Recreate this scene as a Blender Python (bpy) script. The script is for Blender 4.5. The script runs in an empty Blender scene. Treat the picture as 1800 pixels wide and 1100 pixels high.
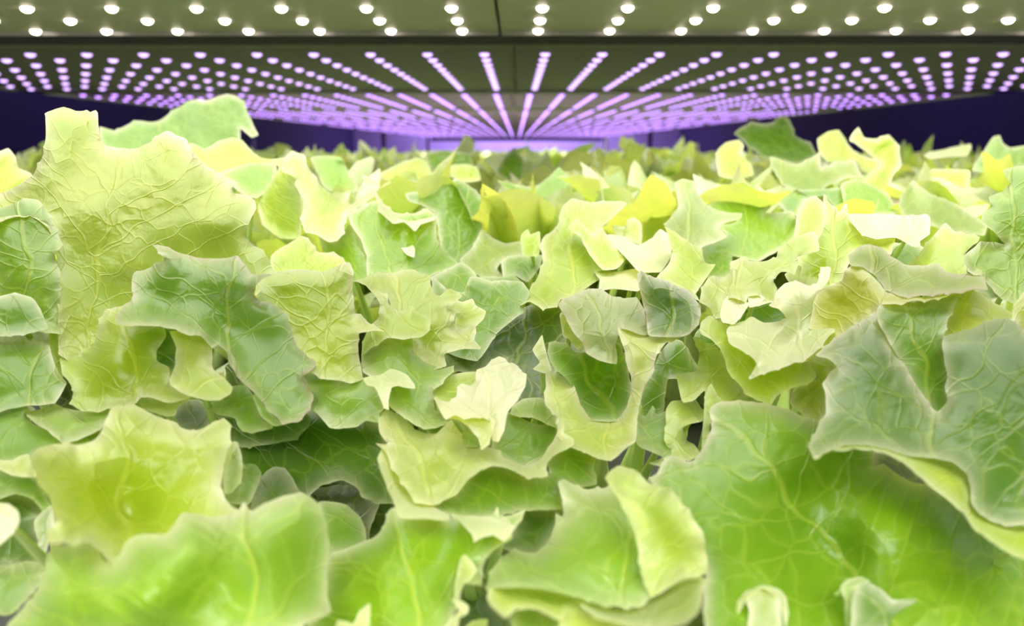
import bpy, math, random
import numpy as np
from mathutils import Vector, Matrix
from mathutils.geometry import delaunay_2d_cdt

PI = math.pi
scene = bpy.context.scene
C = scene.collection
rnd = random.Random(7)

# ------------------------------------------------------------------ camera
F = 1300.0                       # focal length in pixels of an 1800 px wide frame
PITCH = math.atan((550 - 258) / F)
YAW = math.atan(8 / F)
CAM = Vector((0, 0, 0.30))
cam_d = bpy.data.cameras.new('camera')
cam_d.sensor_width = 36
cam_d.lens = F / 1800 * 36
cam_d.clip_start = 0.01
cam_d.clip_end = 100
cam = bpy.data.objects.new('camera', cam_d)
C.objects.link(cam)
cam.location = CAM
cam.rotation_euler = (PI / 2 - PITCH, 0, YAW)
scene.camera = cam
cam_d.dof.use_dof = True
cam_d.dof.focus_distance = 0.37
cam_d.dof.aperture_fstop = 8.2
RM = cam.rotation_euler.to_matrix()
RMn = np.array(RM)
CAMn = np.array(CAM)

def unproj(x, y, d):
    """pixel (x, y) of the photograph at distance d along the view axis -> place in the room"""
    x = np.asarray(x, float); y = np.asarray(y, float); d = np.asarray(d, float)
    v = np.stack([(x - 900) / F * d, (550 - y) / F * d, -d], -1)
    return v @ RMn.T + CAMn

def P(x, y, d):
    return Vector(unproj(x, y, d))

scene.cycles.max_bounces = 6
scene.cycles.diffuse_bounces = 3
scene.cycles.use_adaptive_sampling = True
scene.cycles.adaptive_threshold = 0.04
scene.view_settings.view_transform = 'Standard'
scene.view_settings.look = 'None'
scene.view_settings.gamma = 1
scene.view_settings.exposure = 0.32
scene.view_settings.use_curve_mapping = False

# ------------------------------------------------------------------ helpers
def link(name, verts, faces, m, parent=None, smooth=True):
    me = bpy.data.meshes.new(name)
    me.from_pydata([tuple(v) for v in verts], [], [tuple(int(i) for i in f) for f in faces])
    me.materials.append(m)
    if smooth:
        me.polygons.foreach_set('use_smooth', [True] * len(me.polygons))
    me.update()
    o = bpy.data.objects.new(name, me)
    C.objects.link(o)
    if parent is not None:
        o.parent = parent
    return o

def tag(o, label=None, cat=None, group=None, kind=None):
    if label: o['label'] = label
    if cat: o['category'] = cat
    if group: o['group'] = group
    if kind: o['kind'] = kind
    return o

def empty(name, loc, rz=0.0):
    o = bpy.data.objects.new(name, None)
    o.empty_display_size = 0.02
    C.objects.link(o)
    o.location = loc
    o.rotation_euler = (0, 0, rz)
    return o

def box_geo(x0, x1, y0, y1, z0, z1, b=0.0):
    v = [(x, y, z) for x in (x0, x1) for y in (y0, y1) for z in (z0, z1)]
    f = [(0, 1, 3, 2), (4, 6, 7, 5), (0, 4, 5, 1), (2, 3, 7, 6), (0, 2, 6, 4), (1, 5, 7, 3)]
    return v, f

def box(name, x0, x1, y0, y1, z0, z1, m, parent=None, bevel=0.0):
    v, f = box_geo(x0, x1, y0, y1, z0, z1)
    o = link(name, v, f, m, parent, smooth=False)
    if bevel:
        md = o.modifiers.new('bevel', 'BEVEL'); md.width = bevel; md.segments = 2
    return o

class MB:
    """collects shapes that belong to one part"""
    def __init__(s): s.v = []; s.f = []
    def add(s, v, f):
        n = len(s.v); s.v += [tuple(p) for p in v]; s.f += [tuple(i + n for i in q) for q in f]
    def box(s, *a): s.add(*box_geo(*a))
    def build(s, name, m, parent=None, smooth=False): return link(name, s.v, s.f, m, parent, smooth)

# ------------------------------------------------------------------ materials
def mat(name, col, rough=0.5, metal=0.0, noise=0.0, nscale=8.0, bump=0.0, spec=0.5):
    m = bpy.data.materials.new(name); m.use_nodes = True
    nt = m.node_tree; b = nt.nodes['Principled BSDF']
    b.inputs['Base Color'].default_value = (*col, 1)
    b.inputs['Roughness'].default_value = rough
    b.inputs['Metallic'].default_value = metal
    b.inputs['Specular IOR Level'].default_value = spec
    if noise or bump:
        tc = nt.nodes.new('ShaderNodeTexCoord'); n = nt.nodes.new('ShaderNodeTexNoise')
        n.inputs['Scale'].default_value = nscale; n.inputs['Detail'].default_value = 4
        nt.links.new(tc.outputs['Object'], n.inputs['Vector'])
        if noise:
            mx = nt.nodes.new('ShaderNodeMix'); mx.data_type = 'RGBA'
            mx.inputs[6].default_value = (*[c * (1 - noise) for c in col], 1)
            mx.inputs[7].default_value = (*[min(1, c * (1 + noise)) for c in col], 1)
            nt.links.new(n.outputs[0], mx.inputs[0]); nt.links.new(mx.outputs[2], b.inputs['Base Color'])
        if bump:
            bp = nt.nodes.new('ShaderNodeBump'); bp.inputs['Strength'].default_value = bump
            bp.inputs['Distance'].default_value = 0.002
            nt.links.new(n.outputs[0], bp.inputs['Height']); nt.links.new(bp.outputs[0], b.inputs['Normal'])
    return m

def emit(name, col, strength, rim=None, rstrength=0, rad=0.006):
    """glowing diode lens: centre colour, with a paler ring at the lens edge"""
    m = bpy.data.materials.new(name); m.use_nodes = True
    nt = m.node_tree
    for n in list(nt.nodes): nt.nodes.remove(n)
    out = nt.nodes.new('ShaderNodeOutputMaterial'); e = nt.nodes.new('ShaderNodeEmission')
    e.inputs['Color'].default_value = (*col, 1); e.inputs['Strength'].default_value = strength
    nt.links.new(e.outputs[0], out.inputs[0])
    return m

def leaf_material(name, veins=True):
    m = bpy.data.materials.new(name); m.use_nodes = True
    nt = m.node_tree; N = nt.nodes; L = nt.links
    for n in list(N): N.remove(n)
    def node(t, **k):
        n = N.new(t)
        for a, b in k.items(): setattr(n, a, b)
        return n
    def math_(op, a, b=None, c=None):
        n = node('ShaderNodeMath', operation=op)
        for i, v in enumerate((a, b, c)):
            if v is None: continue
            if isinstance(v, (int, float)): n.inputs[i].default_value = v
            else: L.new(v, n.inputs[i])
        return n.outputs[0]
    def ramp(x, a, b, to0=0.0, to1=1.0):
        n = node('ShaderNodeMapRange', interpolation_type='SMOOTHSTEP')
        L.new(x, n.inputs[0]); n.inputs[1].default_value = a; n.inputs[2].default_value = b
        n.inputs[3].default_value = to0; n.inputs[4].default_value = to1
        return n.outputs[0]
    def mix(f, a, b, bt='MIX'):
        n = node('ShaderNodeMix', data_type='RGBA', blend_type=bt)
        if isinstance(f, (int, float)): n.inputs[0].default_value = f
        else: L.new(f, n.inputs[0])
        for i, v in ((6, a), (7, b)):
            if isinstance(v, tuple): n.inputs[i].default_value = (*v, 1)
            else: L.new(v, n.inputs[i])
        return n.outputs[2]
    info = node('ShaderNodeObjectInfo')
    lc = node('ShaderNodeAttribute', attribute_name='leafco')
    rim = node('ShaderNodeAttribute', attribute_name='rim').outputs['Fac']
    # flat leaf coordinates, warped a little and shifted per leaf
    warp = node('ShaderNodeTexNoise'); warp.inputs['Scale'].default_value = 35; warp.inputs['Detail'].default_value = 2
    L.new(lc.outputs['Vector'], warp.inputs['Vector'])
    wv = node('ShaderNodeVectorMath', operation='SUBTRACT'); L.new(warp.outputs['Color'], wv.inputs[0]); wv.inputs[1].default_value = (.5, .5, .5)
    ws = node('ShaderNodeVectorMath', operation='SCALE'); L.new(wv.outputs[0], ws.inputs[0]); ws.inputs['Scale'].default_value = 0.020
    wa = node('ShaderNodeVectorMath', operation='ADD'); L.new(lc.outputs['Vector'], wa.inputs[0]); L.new(ws.outputs[0], wa.inputs[1])
    co = wa.outputs[0]
    sx = node('ShaderNodeSeparateXYZ'); L.new(co, sx.inputs[0])
    ax = math_('ABSOLUTE', sx.outputs[0])
    # midrib, side veins, net of small veins
    mid = ramp(ax, 0.0003, 0.0014, 1, 0)
    sgn = math_('MULTIPLY', math_('SIGN', sx.outputs[0]), 0.006)
    s = math_('ADD', math_('SUBTRACT', sx.outputs[1], math_('MULTIPLY', ax, 0.75)), sgn)
    tri = math_('PINGPONG', math_('MULTIPLY', s, 62.0), 0.5)
    side = ramp(tri, 0.0, 0.05, 1, 0)
    vor = node('ShaderNodeTexVoronoi', feature='DISTANCE_TO_EDGE'); vor.inputs['Scale'].default_value = 85
    L.new(co, vor.inputs['Vector'])
    cell = vor.outputs['Distance']
    net = ramp(cell, 0.0, 0.055, 1, 0)
    vor2 = node('ShaderNodeTexVoronoi', feature='DISTANCE_TO_EDGE'); vor2.inputs['Scale'].default_value = 330
    L.new(co, vor2.inputs['Vector'])
    net2 = ramp(vor2.outputs['Distance'], 0.0, 0.12, 1, 0)
    v1 = math_('MAXIMUM', math_('MULTIPLY', mid, 1.0), math_('MULTIPLY', side, 0.75))
    v2 = math_('MAXIMUM', v1, math_('MULTIPLY', net, 0.5))
    vein = math_('MAXIMUM', v2, math_('MULTIPLY', net2, 0.10))
    # blotches
    bl = node('ShaderNodeTexNoise'); bl.inputs['Scale'].default_value = 22; bl.inputs['Detail'].default_value = 5
    L.new(lc.outputs['Vector'], bl.inputs['Vector'])
    tone = ramp(bl.outputs[0], 0.3, 0.7)
    base = info.outputs['Color']
    dark = mix(1.0, base, (0.66, 0.84, 0.50), 'MULTIPLY')
    light = mix(0.30, base, (0.75, 0.85, 0.14))
    body = mix(tone, dark, base)
    body = mix(math_('MULTIPLY', cell, 1.2), mix(0.25, body, light), body)
    body = mix(math_('MULTIPLY', vein, 0.8), body, light)
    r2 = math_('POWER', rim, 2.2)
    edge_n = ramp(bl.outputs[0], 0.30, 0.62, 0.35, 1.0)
    body = mix(math_('MULTIPLY', math_('MULTIPLY', r2, 0.75), edge_n), body, (0.88, 0.88, 0.68))  # white sheen of the margins painted in, over their own paler tone
    # wine tinge at the margins, stronger on some leaves (alpha of the object colour)
    wine_n = node('ShaderNodeTexNoise'); wine_n.inputs['Scale'].default_value = 40
    L.new(lc.outputs['Vector'], wine_n.inputs['Vector'])
    wf = math_('MULTIPLY', math_('MULTIPLY', math_('POWER', rim, 5.0), ramp(wine_n.outputs[0], .35, .7)), math_('SUBTRACT', 1.0, info.outputs['Alpha']))
    body = mix(wf, body, (0.46, 0.34, 0.30))
    # bump
    puff = node('ShaderNodeTexNoise'); puff.inputs['Scale'].default_value = 120; puff.inputs['Detail'].default_value = 1.0
    L.new(lc.outputs['Vector'], puff.inputs['Vector'])
    zone = ramp(bl.outputs[0], 0.42, 0.62)
    h = math_('ADD', math_('MULTIPLY', math_('MULTIPLY', cell, zone), 0.9), math_('MULTIPLY', v1, -0.20))
    h = math_('ADD', h, math_('MULTIPLY', math_('MULTIPLY', puff.outputs[0], zone), 1.3))
    h = math_('ADD', h, math_('MULTIPLY', net, -0.08))
    bp = node('ShaderNodeBump'); bp.inputs['Strength'].default_value = 0.62; bp.inputs['Distance'].default_value = 0.0022
    L.new(h, bp.inputs['Height'])
    pr = node('ShaderNodeBsdfPrincipled')
    L.new(body, pr.inputs['Base Color']); L.new(bp.outputs[0], pr.inputs['Normal'])
    pr.inputs['Roughness'].default_value = 0.32; pr.inputs['Specular IOR Level'].default_value = 0.62
    tr = node('ShaderNodeBsdfTranslucent')
    tcol = mix(1.0, body, (0.95, 1.0, 0.20), 'MULTIPLY')
    tcol = mix(math_('MULTIPLY', vein, -0.0), tcol, tcol)
    L.new(tcol, tr.inputs['Color']); L.new(bp.outputs[0], tr.inputs['Normal'])
    ms = node('ShaderNodeMixShader'); ms.inputs[0].default_value = 0.47
    L.new(pr.outputs[0], ms.inputs[1]); L.new(tr.outputs[0], ms.inputs[2])
    out = node('ShaderNodeOutputMaterial'); L.new(ms.outputs[0], out.inputs[0])
    return m

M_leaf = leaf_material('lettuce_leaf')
M_stem = mat('lettuce_stem', (0.55, 0.72, 0.22), 0.4)
M_board = mat('raft_board', (0.10, 0.11, 0.10), 0.7, noise=0.3, nscale=30)
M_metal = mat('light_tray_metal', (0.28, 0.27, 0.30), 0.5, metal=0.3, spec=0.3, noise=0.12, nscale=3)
M_metal_glow = mat('light_tray_glow_tint', (0.17, 0.08, 0.36), 0.6, spec=0.12, noise=0.12, nscale=3)  # violet haze of the diodes painted into the tray colour
M_metal_glow_grey = mat('light_tray_glow_grey', (0.10, 0.09, 0.13), 0.65, spec=0.12, noise=0.12, nscale=3)  # same trays: diode glow painted in, green bounce from the leaves greyed out
M_dark = mat('dark_steel', (0.022, 0.016, 0.065), 0.75, spec=0.15)
M_wall = mat('dark_wall', (0.035, 0.025, 0.09), 0.8, noise=0.2, nscale=1.5)
M_back = mat('end_wall', (0.55, 0.48, 0.75), 0.7, noise=0.1, nscale=2)
M_led_w = emit('diode_warm_white', (1.0, 0.86, 0.66), 14)
M_led_v = emit('diode_violet', (0.52, 0.26, 1.0), 3.0)
M_led_m = emit('diode_pale_violet', (0.66, 0.42, 1.0), 2.2)
M_ring = emit('diode_ring_glow', (1.0, 0.80, 1.0), 2.2)
M_ring_w = mat('diode_ring', (0.8, 0.8, 0.8), 0.3)

# ------------------------------------------------------------------ room and rack
H = CAM.z + 0.16                 # underside of the light trays
XL, XR = -1.43, 1.43
BZ = 0.06                        # top of the raft the lettuces grow on
w = box('wall_left', -3.1, -3.0, -1, 15, -1.5, 1.8, M_wall); tag(w, kind='structure')
w = box('wall_right', 3.0, 3.1, -1, 15, -1.5, 1.8, M_wall); tag(w, kind='structure')
w = box('wall_back', -3.1, 3.1, 14.0, 14.1, -1.5, 1.8, M_back); tag(w, kind='structure')
w = box('floor', -3.1, 3.1, -1, 14.1, -1.6, -1.5, M_wall); tag(w, kind='structure')
w = box('ceiling', -3.1, 3.1, -1, 14.1, 1.8, 1.9, M_wall); tag(w, kind='structure')

bed = empty('growing_bed', (0, 6, 0)); tag(bed, 'long dark growing bed under the lettuces', 'growing bed')
box('raft_board', XL, XR, -6.2, 6.3, -0.02 + BZ, BZ, M_board, bed)
box('side_rail', XL - 0.03, XL, -6.2, 6.3, -0.06, BZ + 0.02, M_dark, bed)
box('side_rail', XR, XR + 0.03, -6.2, 6.3, -0.06, BZ + 0.02, M_dark, bed)

def dome(r, hgt, seg=12, rings=4):
    v = []; f = []
    for i in range(rings):
        a = PI / 2 * i / rings
        for k in range(seg):
            t = 2 * PI * k / seg
            v.append((r * math.cos(a) * math.cos(t), r * math.cos(a) * math.sin(t), -hgt * math.sin(a)))
    v.append((0, 0, -hgt))
    for i in range(rings - 1):
        for k in range(seg):
            a = i * seg + k; b = i * seg + (k + 1) % seg
            f.append((a, a + seg, b + seg, b))
    for k in range(seg):
        f.append(((rings - 1) * seg + k, len(v) - 1, (rings - 1) * seg + (k + 1) % seg))
    return v, f

NC, NR, DX, DY = 14, 10, 0.1005, 0.087
DOME = dome(0.0066, 0.0050)
DOME_S = dome(0.0098, 0.0055, 8, 2)
DOME_M = dome(0.0086, 0.0056)
def led_mesh(m, nm, D):
    me = bpy.data.meshes.new(nm); me.from_pydata(D[0], [], D[1]); me.materials.append(m)
    me.polygons.foreach_set('use_smooth', [True] * len(me.polygons)); me.update(); return me
LEDW, LEDM = led_mesh(M_led_w, 'diode', DOME), led_mesh(M_led_m, 'diode', DOME_M)

ORD = ['first', 'second', 'third', 'fourth', 'fifth', 'sixth', 'seventh', 'eighth', 'ninth', 'tenth', 'eleventh', 'twelfth']
panels = []
for k in range(-2, 11):
    y0 = 1.372 + 1.052 * k
    off = -0.02 if k < 0 else (0.0 if k == 0 else -0.008)
    for side in (-1, 1):
        sname = 'left' if side < 0 else 'right'
        x_in = (-0.057 if side < 0 else 0.05) + off
        xa, xb = sorted((0.002 * side - 0.004 + off, side * 1.42))
        t = empty('led_light_panel', ((xa + xb) / 2, y0 + 0.4, H))
        if k == -2: continue_light = True; lab = f'added unseen light panel overhead, behind the viewpoint, {sname} half, warm white diodes'  # extra panel out of view, added to brighten the near leaves
        elif k == -1: lab = f'nearest overhead light panel, {sname} of the seam, with large warm white diodes'
        elif k == 0: lab = f'light panel {sname} of the centre seam, just beyond the dark crossbar, separate pale violet diodes'
        elif k == 1: lab = f'second light panel beyond the dark crossbar, {sname} half, crowded violet diodes'
        else: lab = f'far violet light panel, {sname} half, packed tiny diodes merging in the distance'
        tag(t, lab, 'light panel', 'led light panels over the bed' if k < 2 else f'far light panels on the {sname} half')
        panels.append(t)
        cx, cy = t.location.x, t.location.y
        ys = 0.125 if k >= 0 else 0.05
        mb = MB()
        mb.box(xa - cx, xb - cx, y0 - ys - cy, y0 + 0.80 - cy, 0.0, 0.012)
        tray = mb.build('tray', M_metal if k < 0 else (M_metal_glow_grey if k < 1 else M_metal_glow), t)
        mb = MB()      # folded lip round the tray
        for (a0, a1, b0, b1) in ((xa, xb, y0 - ys - 0.005, y0 - ys), (xa, xb, y0 + 0.80, y0 + 0.806)):
            mb.box(a0 - cx, a1 - cx, b0 - cy, b1 - cy, -0.004, 0.0285)
        xo = xa if side < 0 else xb - 0.006
        mb.box(xo - cx, xo + 0.006 - cx, y0 - ys - cy, y0 + 0.80 - cy, -0.006, 0.0285)
        mb.build('lip', M_metal, t)
        pos = [(x_in + side * DX * c, y0 + DY * r) for r in range(NR) for c in range(NC)]
        if k < 1:
            mesh = LEDW if k < 0 else LEDM
            # the hundred that show largest are parts of their own
            key = (lambda p: (0 if (p[1] > 0.8 and abs(p[0]) < 0.75) else 1, abs(p[0]))) if k < 0 else (lambda p: (abs(p[0]) > 0.62 * p[1] + .12, p[1], abs(p[0])))
            pos.sort(key=key)
            for (x, y) in pos[:100]:
                o = bpy.data.objects.new('diode', mesh); C.objects.link(o); o.parent = t
                o.location = (x - cx, y - cy, 0)
            rest = pos[100:]
        else:
            rest = pos
        mb = MB()
        for (x, y) in rest:
            d_, f_ = (DOME if k < 0 else (DOME_M if k < 1 else DOME_S))
            mb.add([(a + x - cx, b + y - cy, c) for a, b, c in d_], f_)
        r_ = mb.build('diode_array', (M_led_w, M_led_w, M_led_m)[k + 2] if k < 1 else M_led_v, t, True)
        r_['kind'] = 'stuff'
        # the panel's downward light
        ld = bpy.data.lights.new('panel_light', 'AREA'); ld.shape = 'RECTANGLE'
        ld.size = 1.36; ld.size_y = 0.82; ld.spread = math.radians(126 if k < 0 else 142)
        ld.energy = {-2: 27, -1: 9.6, 0: 5.0, 1: 15.0, 2: 22, 3: 16}.get(k, 8)
        ld.color = (1.0, 0.93, 0.95) if k < 1 else ((1.0, 0.97, 0.99) if k < 3 else (0.92, 0.84, 1.0))
        lo = bpy.data.objects.new('panel_light', ld); C.objects.link(lo)
        lo.parent = t; lo.location = (0, 0, -0.006)

# metal ceiling sheet above the trays, crossbars and seam strips
s = box('ceiling_sheet', XL, XR, -0.3, 12.6, H + 0.03, H + 0.036, M_metal); tag(s, 'wide grey metal sheet above the light panels', 'ceiling sheet')
for k in range(0, 11):
    y = 1.372 + 1.052 * k
    bb = box('crossbar', XL - 0.02, XR + 0.02, y - 0.212, y - 0.135, H - 0.001 if k == 0 else H + 0.006, H + 0.030, M_dark, bevel=0.002)
    tag(bb, 'dark navy crossbar spanning the rack between the nearest light panels' if k == 0 else
        ('dark crossbar between the first and second violet light panels' if k == 1 else 'thin dark crossbar between two far violet light panels'),
        'crossbar', 'crossbars between the light panels' if k < 2 else 'far crossbars')
b_ = box('end_rail', XL, XR, 12.62, 12.70, H - 0.07, H + 0.03, M_dark); tag(b_, 'dark rail closing the far end of the light rack', 'rail')
for sx in (-1, 1):
    nm = 'left' if sx < 0 else 'right'
    b_ = box('side_beam', sx * 1.435 - .02, sx * 1.435 + .02, -0.3, 12.7, H + 0.0, H + 0.035, M_dark)
    tag(b_, f'dark beam along the {nm} edge of the light rack', 'beam')
    for q, yy in enumerate((4.2, 8.4, 12.6)):
        b_ = box('rack_post', sx * 1.475 - .02, sx * 1.475 + .02, yy - .02, yy + .02, -1.5, 1.2, M_dark, bevel=.003)
        tag(b_, f'{("nearest", "middle", "farthest")[q]} dark upright post on the {nm} side of the rack', 'post', 'rack posts')

# world: faint violet room light
wd = bpy.data.worlds.new('world'); scene.world = wd; wd.use_nodes = True
wd.node_tree.nodes['Background'].inputs[0].default_value = (0.35, 0.25, 0.8, 1)
wd.node_tree.nodes['Background'].inputs[1].default_value = 0.06
for (x, y, z, e, col, sz) in ((-2.2, 5, 1.6, 14, (.45, .3, 1), 2.0), (2.2, 5, 1.6, 14, (.45, .3, 1), 2.0), (0, 13.3, 1.5, 200, (.62, .42, 1), 2.5)):  # no fixtures; the far one is added to light the end wall violet
    ld = bpy.data.lights.new('room_fill', 'AREA'); ld.size = sz; ld.energy = e; ld.color = col
    lo = bpy.data.objects.new('room_fill', ld); C.objects.link(lo); lo.location = (x, y, z)

# ------------------------------------------------------------------ lettuce leaves by rule
def vnoise(x, y, seed):
    """smooth 2-D value noise, -1..1"""
    def h(i, j):
        n = np.sin(i * 127.1 + j * 311.7 + seed * 74.7) * 43758.5453
        return n - np.floor(n)
    xi = np.floor(x); yi = np.floor(y); xf = x - xi; yf = y - yi
    xf = xf * xf * (3 - 2 * xf); yf = yf * yf * (3 - 2 * yf)
    a = h(xi, yi); b = h(xi + 1, yi); c = h(xi, yi + 1); d = h(xi + 1, yi + 1)
    return (a * (1 - xf) + b * xf) * (1 - yf) * 2 + (c * (1 - xf) + d * xf) * yf * 2 - 1

def leaf_shape(r, Ln=0.15, wid=0.9, lean=0.25, curl=1.0, ruffle=0.010, nu=33, nv=17):
    """frilly fan-shaped leaf standing on its base at the origin, leaning towards +X"""
    seed = r.random() * 100
    u = np.linspace(-1, 1, nu)[None, :].repeat(nv, 0)
    v = (np.linspace(0.02, 1, nv) ** 0.8)[:, None].repeat(nu, 1)
    th = u * 1.18
    k1 = r.uniform(4.0, 6.5); k2 = r.uniform(11, 17); p1 = r.random() * 6; p2 = r.random() * 6
    R = (np.cos(th * 0.78) ** 0.45) * (1 + 0.24 * (1 - np.abs(np.sin(k1 * u + p1))) - 0.10
        + 0.075 * (1 - np.abs(np.sin(k2 * u + p2))) + 0.05 * vnoise(u * 3, u * 0, seed))
    Qx = R * np.sin(th) * wid; Qy = R * np.cos(th)
    Px = v ** 1.35 * Qx; Py = v * Qy * (1 - 0.1 * v) + 0.0
    px = Px * Ln; py = Py * Ln
    # bending along the rib
    s = np.linspace(0, 1.25, 60)
    al = lean + curl * s ** 2.2
    ox = np.concatenate([[0], np.cumsum(np.sin(al[:-1]) * np.diff(s))]) * Ln
    oz = np.concatenate([[0], np.cumsum(np.cos(al[:-1]) * np.diff(s))]) * Ln
    sp = np.clip(py / Ln, 0, 1.25)
    X = np.interp(sp, s, ox); Z = np.interp(sp, s, oz); A = np.interp(sp, s, al)
    k3 = r.uniform(6, 10); p3 = r.random() * 6; p4 = r.random() * 6
    n = -0.5 * px ** 2 / Ln * r.uniform(0.8, 2.0)
    n = n + ruffle * v ** 2.6 * (np.sin(k3 * u + p3) * (0.5 + 0.8 * np.abs(u)) + 0.5 * np.sin(2.3 * k3 * u + p4 + 2 * v))
    n = n + 0.0035 * v * vnoise(u * 5 + 9, v * 5, seed + 3) + 0.0018 * vnoise(px * 160, py * 160, seed + 5)
    side = px + ruffle * 0.4 * v ** 3 * np.sin(k3 * 1.3 * u + p4)
    co = np.stack([X + n * np.cos(A), side, Z - n * np.sin(A)], -1).reshape(-1, 3)
    idx = np.arange(nu * nv).reshape(nv, nu)
    q = np.stack([idx[:-1, :-1], idx[:-1, 1:], idx[1:, 1:], idx[1:, :-1]], -1).reshape(-1, 4)
    lc = np.stack([px + seed * 0, py, px * 0 + seed], -1).reshape(-1, 3)
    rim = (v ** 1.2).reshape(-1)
    return co, q, lc, rim

def mesh_from(name, co, q, lc, rim, m=None):
    me = bpy.data.meshes.new(name)
    me.vertices.add(len(co)); me.vertices.foreach_set('co', co.astype(np.float32).ravel())
    k = q.shape[1]
    me.loops.add(q.size); me.loops.foreach_set('vertex_index', q.astype(np.int32).ravel())
    me.polygons.add(len(q)); me.polygons.foreach_set('loop_start', np.arange(0, q.size, k, dtype=np.int32))
    me.polygons.foreach_set('loop_total', np.full(len(q), k, np.int32))
    me.polygons.foreach_set('use_smooth', np.ones(len(q), bool))
    me.update(calc_edges=True)
    a = me.attributes.new('leafco', 'FLOAT_VECTOR', 'POINT'); a.data.foreach_set('vector', lc.astype(np.float32).ravel())
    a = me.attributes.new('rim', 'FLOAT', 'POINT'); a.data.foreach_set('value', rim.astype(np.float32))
    me.materials.append(m or M_leaf)
    return me

def place(co, az, tilt=0.0, sc=1.0, off=(0, 0, 0)):
    c = co * sc
    ct, st = math.cos(tilt), math.sin(tilt)
    x = c[:, 0] * ct + c[:, 2] * st; z = -c[:, 0] * st + c[:, 2] * ct
    ca, sa = math.cos(az), math.sin(az)
    return np.stack([x * ca - c[:, 1] * sa + off[0], x * sa + c[:, 1] * ca + off[1], z + off[2]], -1)

def rosette_spec(r, n):
    """azimuth, outward tilt, size of every leaf: outer ones lean out, inner ones stand"""
    out = []
    for i in range(n):
        f = i / max(1, n - 1)              # 0 outer .. 1 heart
        out.append((i * 2.399 + r.uniform(-.25, .25), 0.30 * (1 - f) ** 1.1 + r.uniform(-.06, .1), 1.0 - 0.30 * f + r.uniform(-.08, .06), f))
    return out

GREENS = [(0.42, 0.60, 0.04), (0.34, 0.55, 0.03), (0.25, 0.46, 0.03), (0.52, 0.68, 0.16), (0.40, 0.58, 0.10), (0.18, 0.36, 0.04), (0.50, 0.62, 0.05), (0.42, 0.56, 0.20), (0.62, 0.72, 0.30)]
def leaf_colour(r):
    c = r.choice(GREENS); k = r.uniform(0.9, 1.08)
    return (min(1, c[0] * k), min(1, c[1] * k), c[2] * k, 1 - (r.uniform(0.2, 0.9) if r.random() < 0.3 else 0.05))

# leaf meshes shared by the plants that show their leaves
rl = random.Random(21)
LEAF_MESHES = [mesh_from('leaf', *leaf_shape(rl, 0.17, rl.uniform(0.30, 0.5), rl.uniform(0.0, 0.15), rl.uniform(0.4, 1.3), rl.uniform(0.011, 0.019), 57, 25)) for _ in range(12)]
# whole plants, one mesh each, for the far rows
def whole_plant(seed, n, nu, nv):
    r = random.Random(seed); cs = []; qs = []; ls = []; rs = []; o = 0
    for az, tilt, sc, f in rosette_spec(r, n):
        co, q, lc, rim = leaf_shape(r, 0.17, r.uniform(0.28, 0.48), r.uniform(0.0, 0.15), r.uniform(0.4, 1.3), r.uniform(0.011, 0.019), nu, nv)
        cs.append(place(co, az, tilt, sc)); qs.append(q + o); ls.append(lc); rs.append(rim); o += len(co)
    return np.concatenate(cs), np.concatenate(qs), np.concatenate(ls), np.concatenate(rs)
FAR = [whole_plant(100 + i, 15, 33, 12) for i in range(8)]
FAR_MESHES = [mesh_from('lettuce_plant', *g) for g in FAR]
LOW = [whole_plant(200 + i, 14, 15, 6) for i in range(6)]
def FIELD_TAG(t, x, y, third):
    band = 0 if y < 1.25 else (1 if y < 2.0 else (2 if y < 3.0 else 3))
    where = ('just behind the sharp front leaves', 'in the soft middle rows', 'in the blurred rows far down', 'in the hazy rows near the violet end')[band]
    tag(t, f'pale green frilly lettuce {where}, {third} of the bed', 'lettuce', f'lettuces {where}, {third}')
# ------------------------------------------------------------------ the front lettuces, leaf by leaf
# every blade is built from its outline, its own distances (mm) across the blade, and a colour
TILES = dict(A=(0, 740, 3), B=(600, 740, 3), C=(1200, 740, 3), D=(0, 420, 3), E=(600, 420, 3), F=(1200, 420, 3),
             G=(0, 160, 2.75), H=(500, 200, 2.5714), R=(1150, 180, 2.6185))
COL = dict(y=(0.45, 0.60, 0.014), v=(0.24, 0.46, 0.004), g=(0.155, 0.35, 0.005), d=(0.065, 0.20, 0.004), b=(0.06, 0.14, 0.035),  # d, b and k also paint the shade of the gaps into the greens
           p=(0.50, 0.62, 0.08), w=(0.86, 0.86, 0.60), q=(0.31, 0.43, 0.10), k=(0.015, 0.06, 0.004), o=(0.50, 0.56, 0.015))  # w paints top light on upturned margins and flaps as white

def smooth_outline(pts, step):
    n = len(pts); out = []
    for i in range(n):
        p0, p1, p2, p3 = (np.array(pts[(i + k - 1) % n], float) for k in range(4))
        m1 = (p2 - p0) * 0.24; m2 = (p3 - p1) * 0.24
        ln = np.linalg.norm(p2 - p1); L1 = np.linalg.norm(p2 - p0) + 1e-9; L2 = np.linalg.norm(p3 - p1) + 1e-9
        m1 *= min(1, 1.3 * ln / L1 / 0.72 * 1.0); m2 *= min(1, 1.3 * ln / L2 / 0.72 * 1.0)
        k = max(1, int(round(ln / step)))
        for j in range(k):
            t = j / k; t2 = t * t; t3 = t2 * t
            out.append((2 * t3 - 3 * t2 + 1) * p1 + (t3 - 2 * t2 + t) * m1 + (-2 * t3 + 3 * t2) * p2 + (t3 - t2) * m2)
    return np.array(out)

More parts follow.
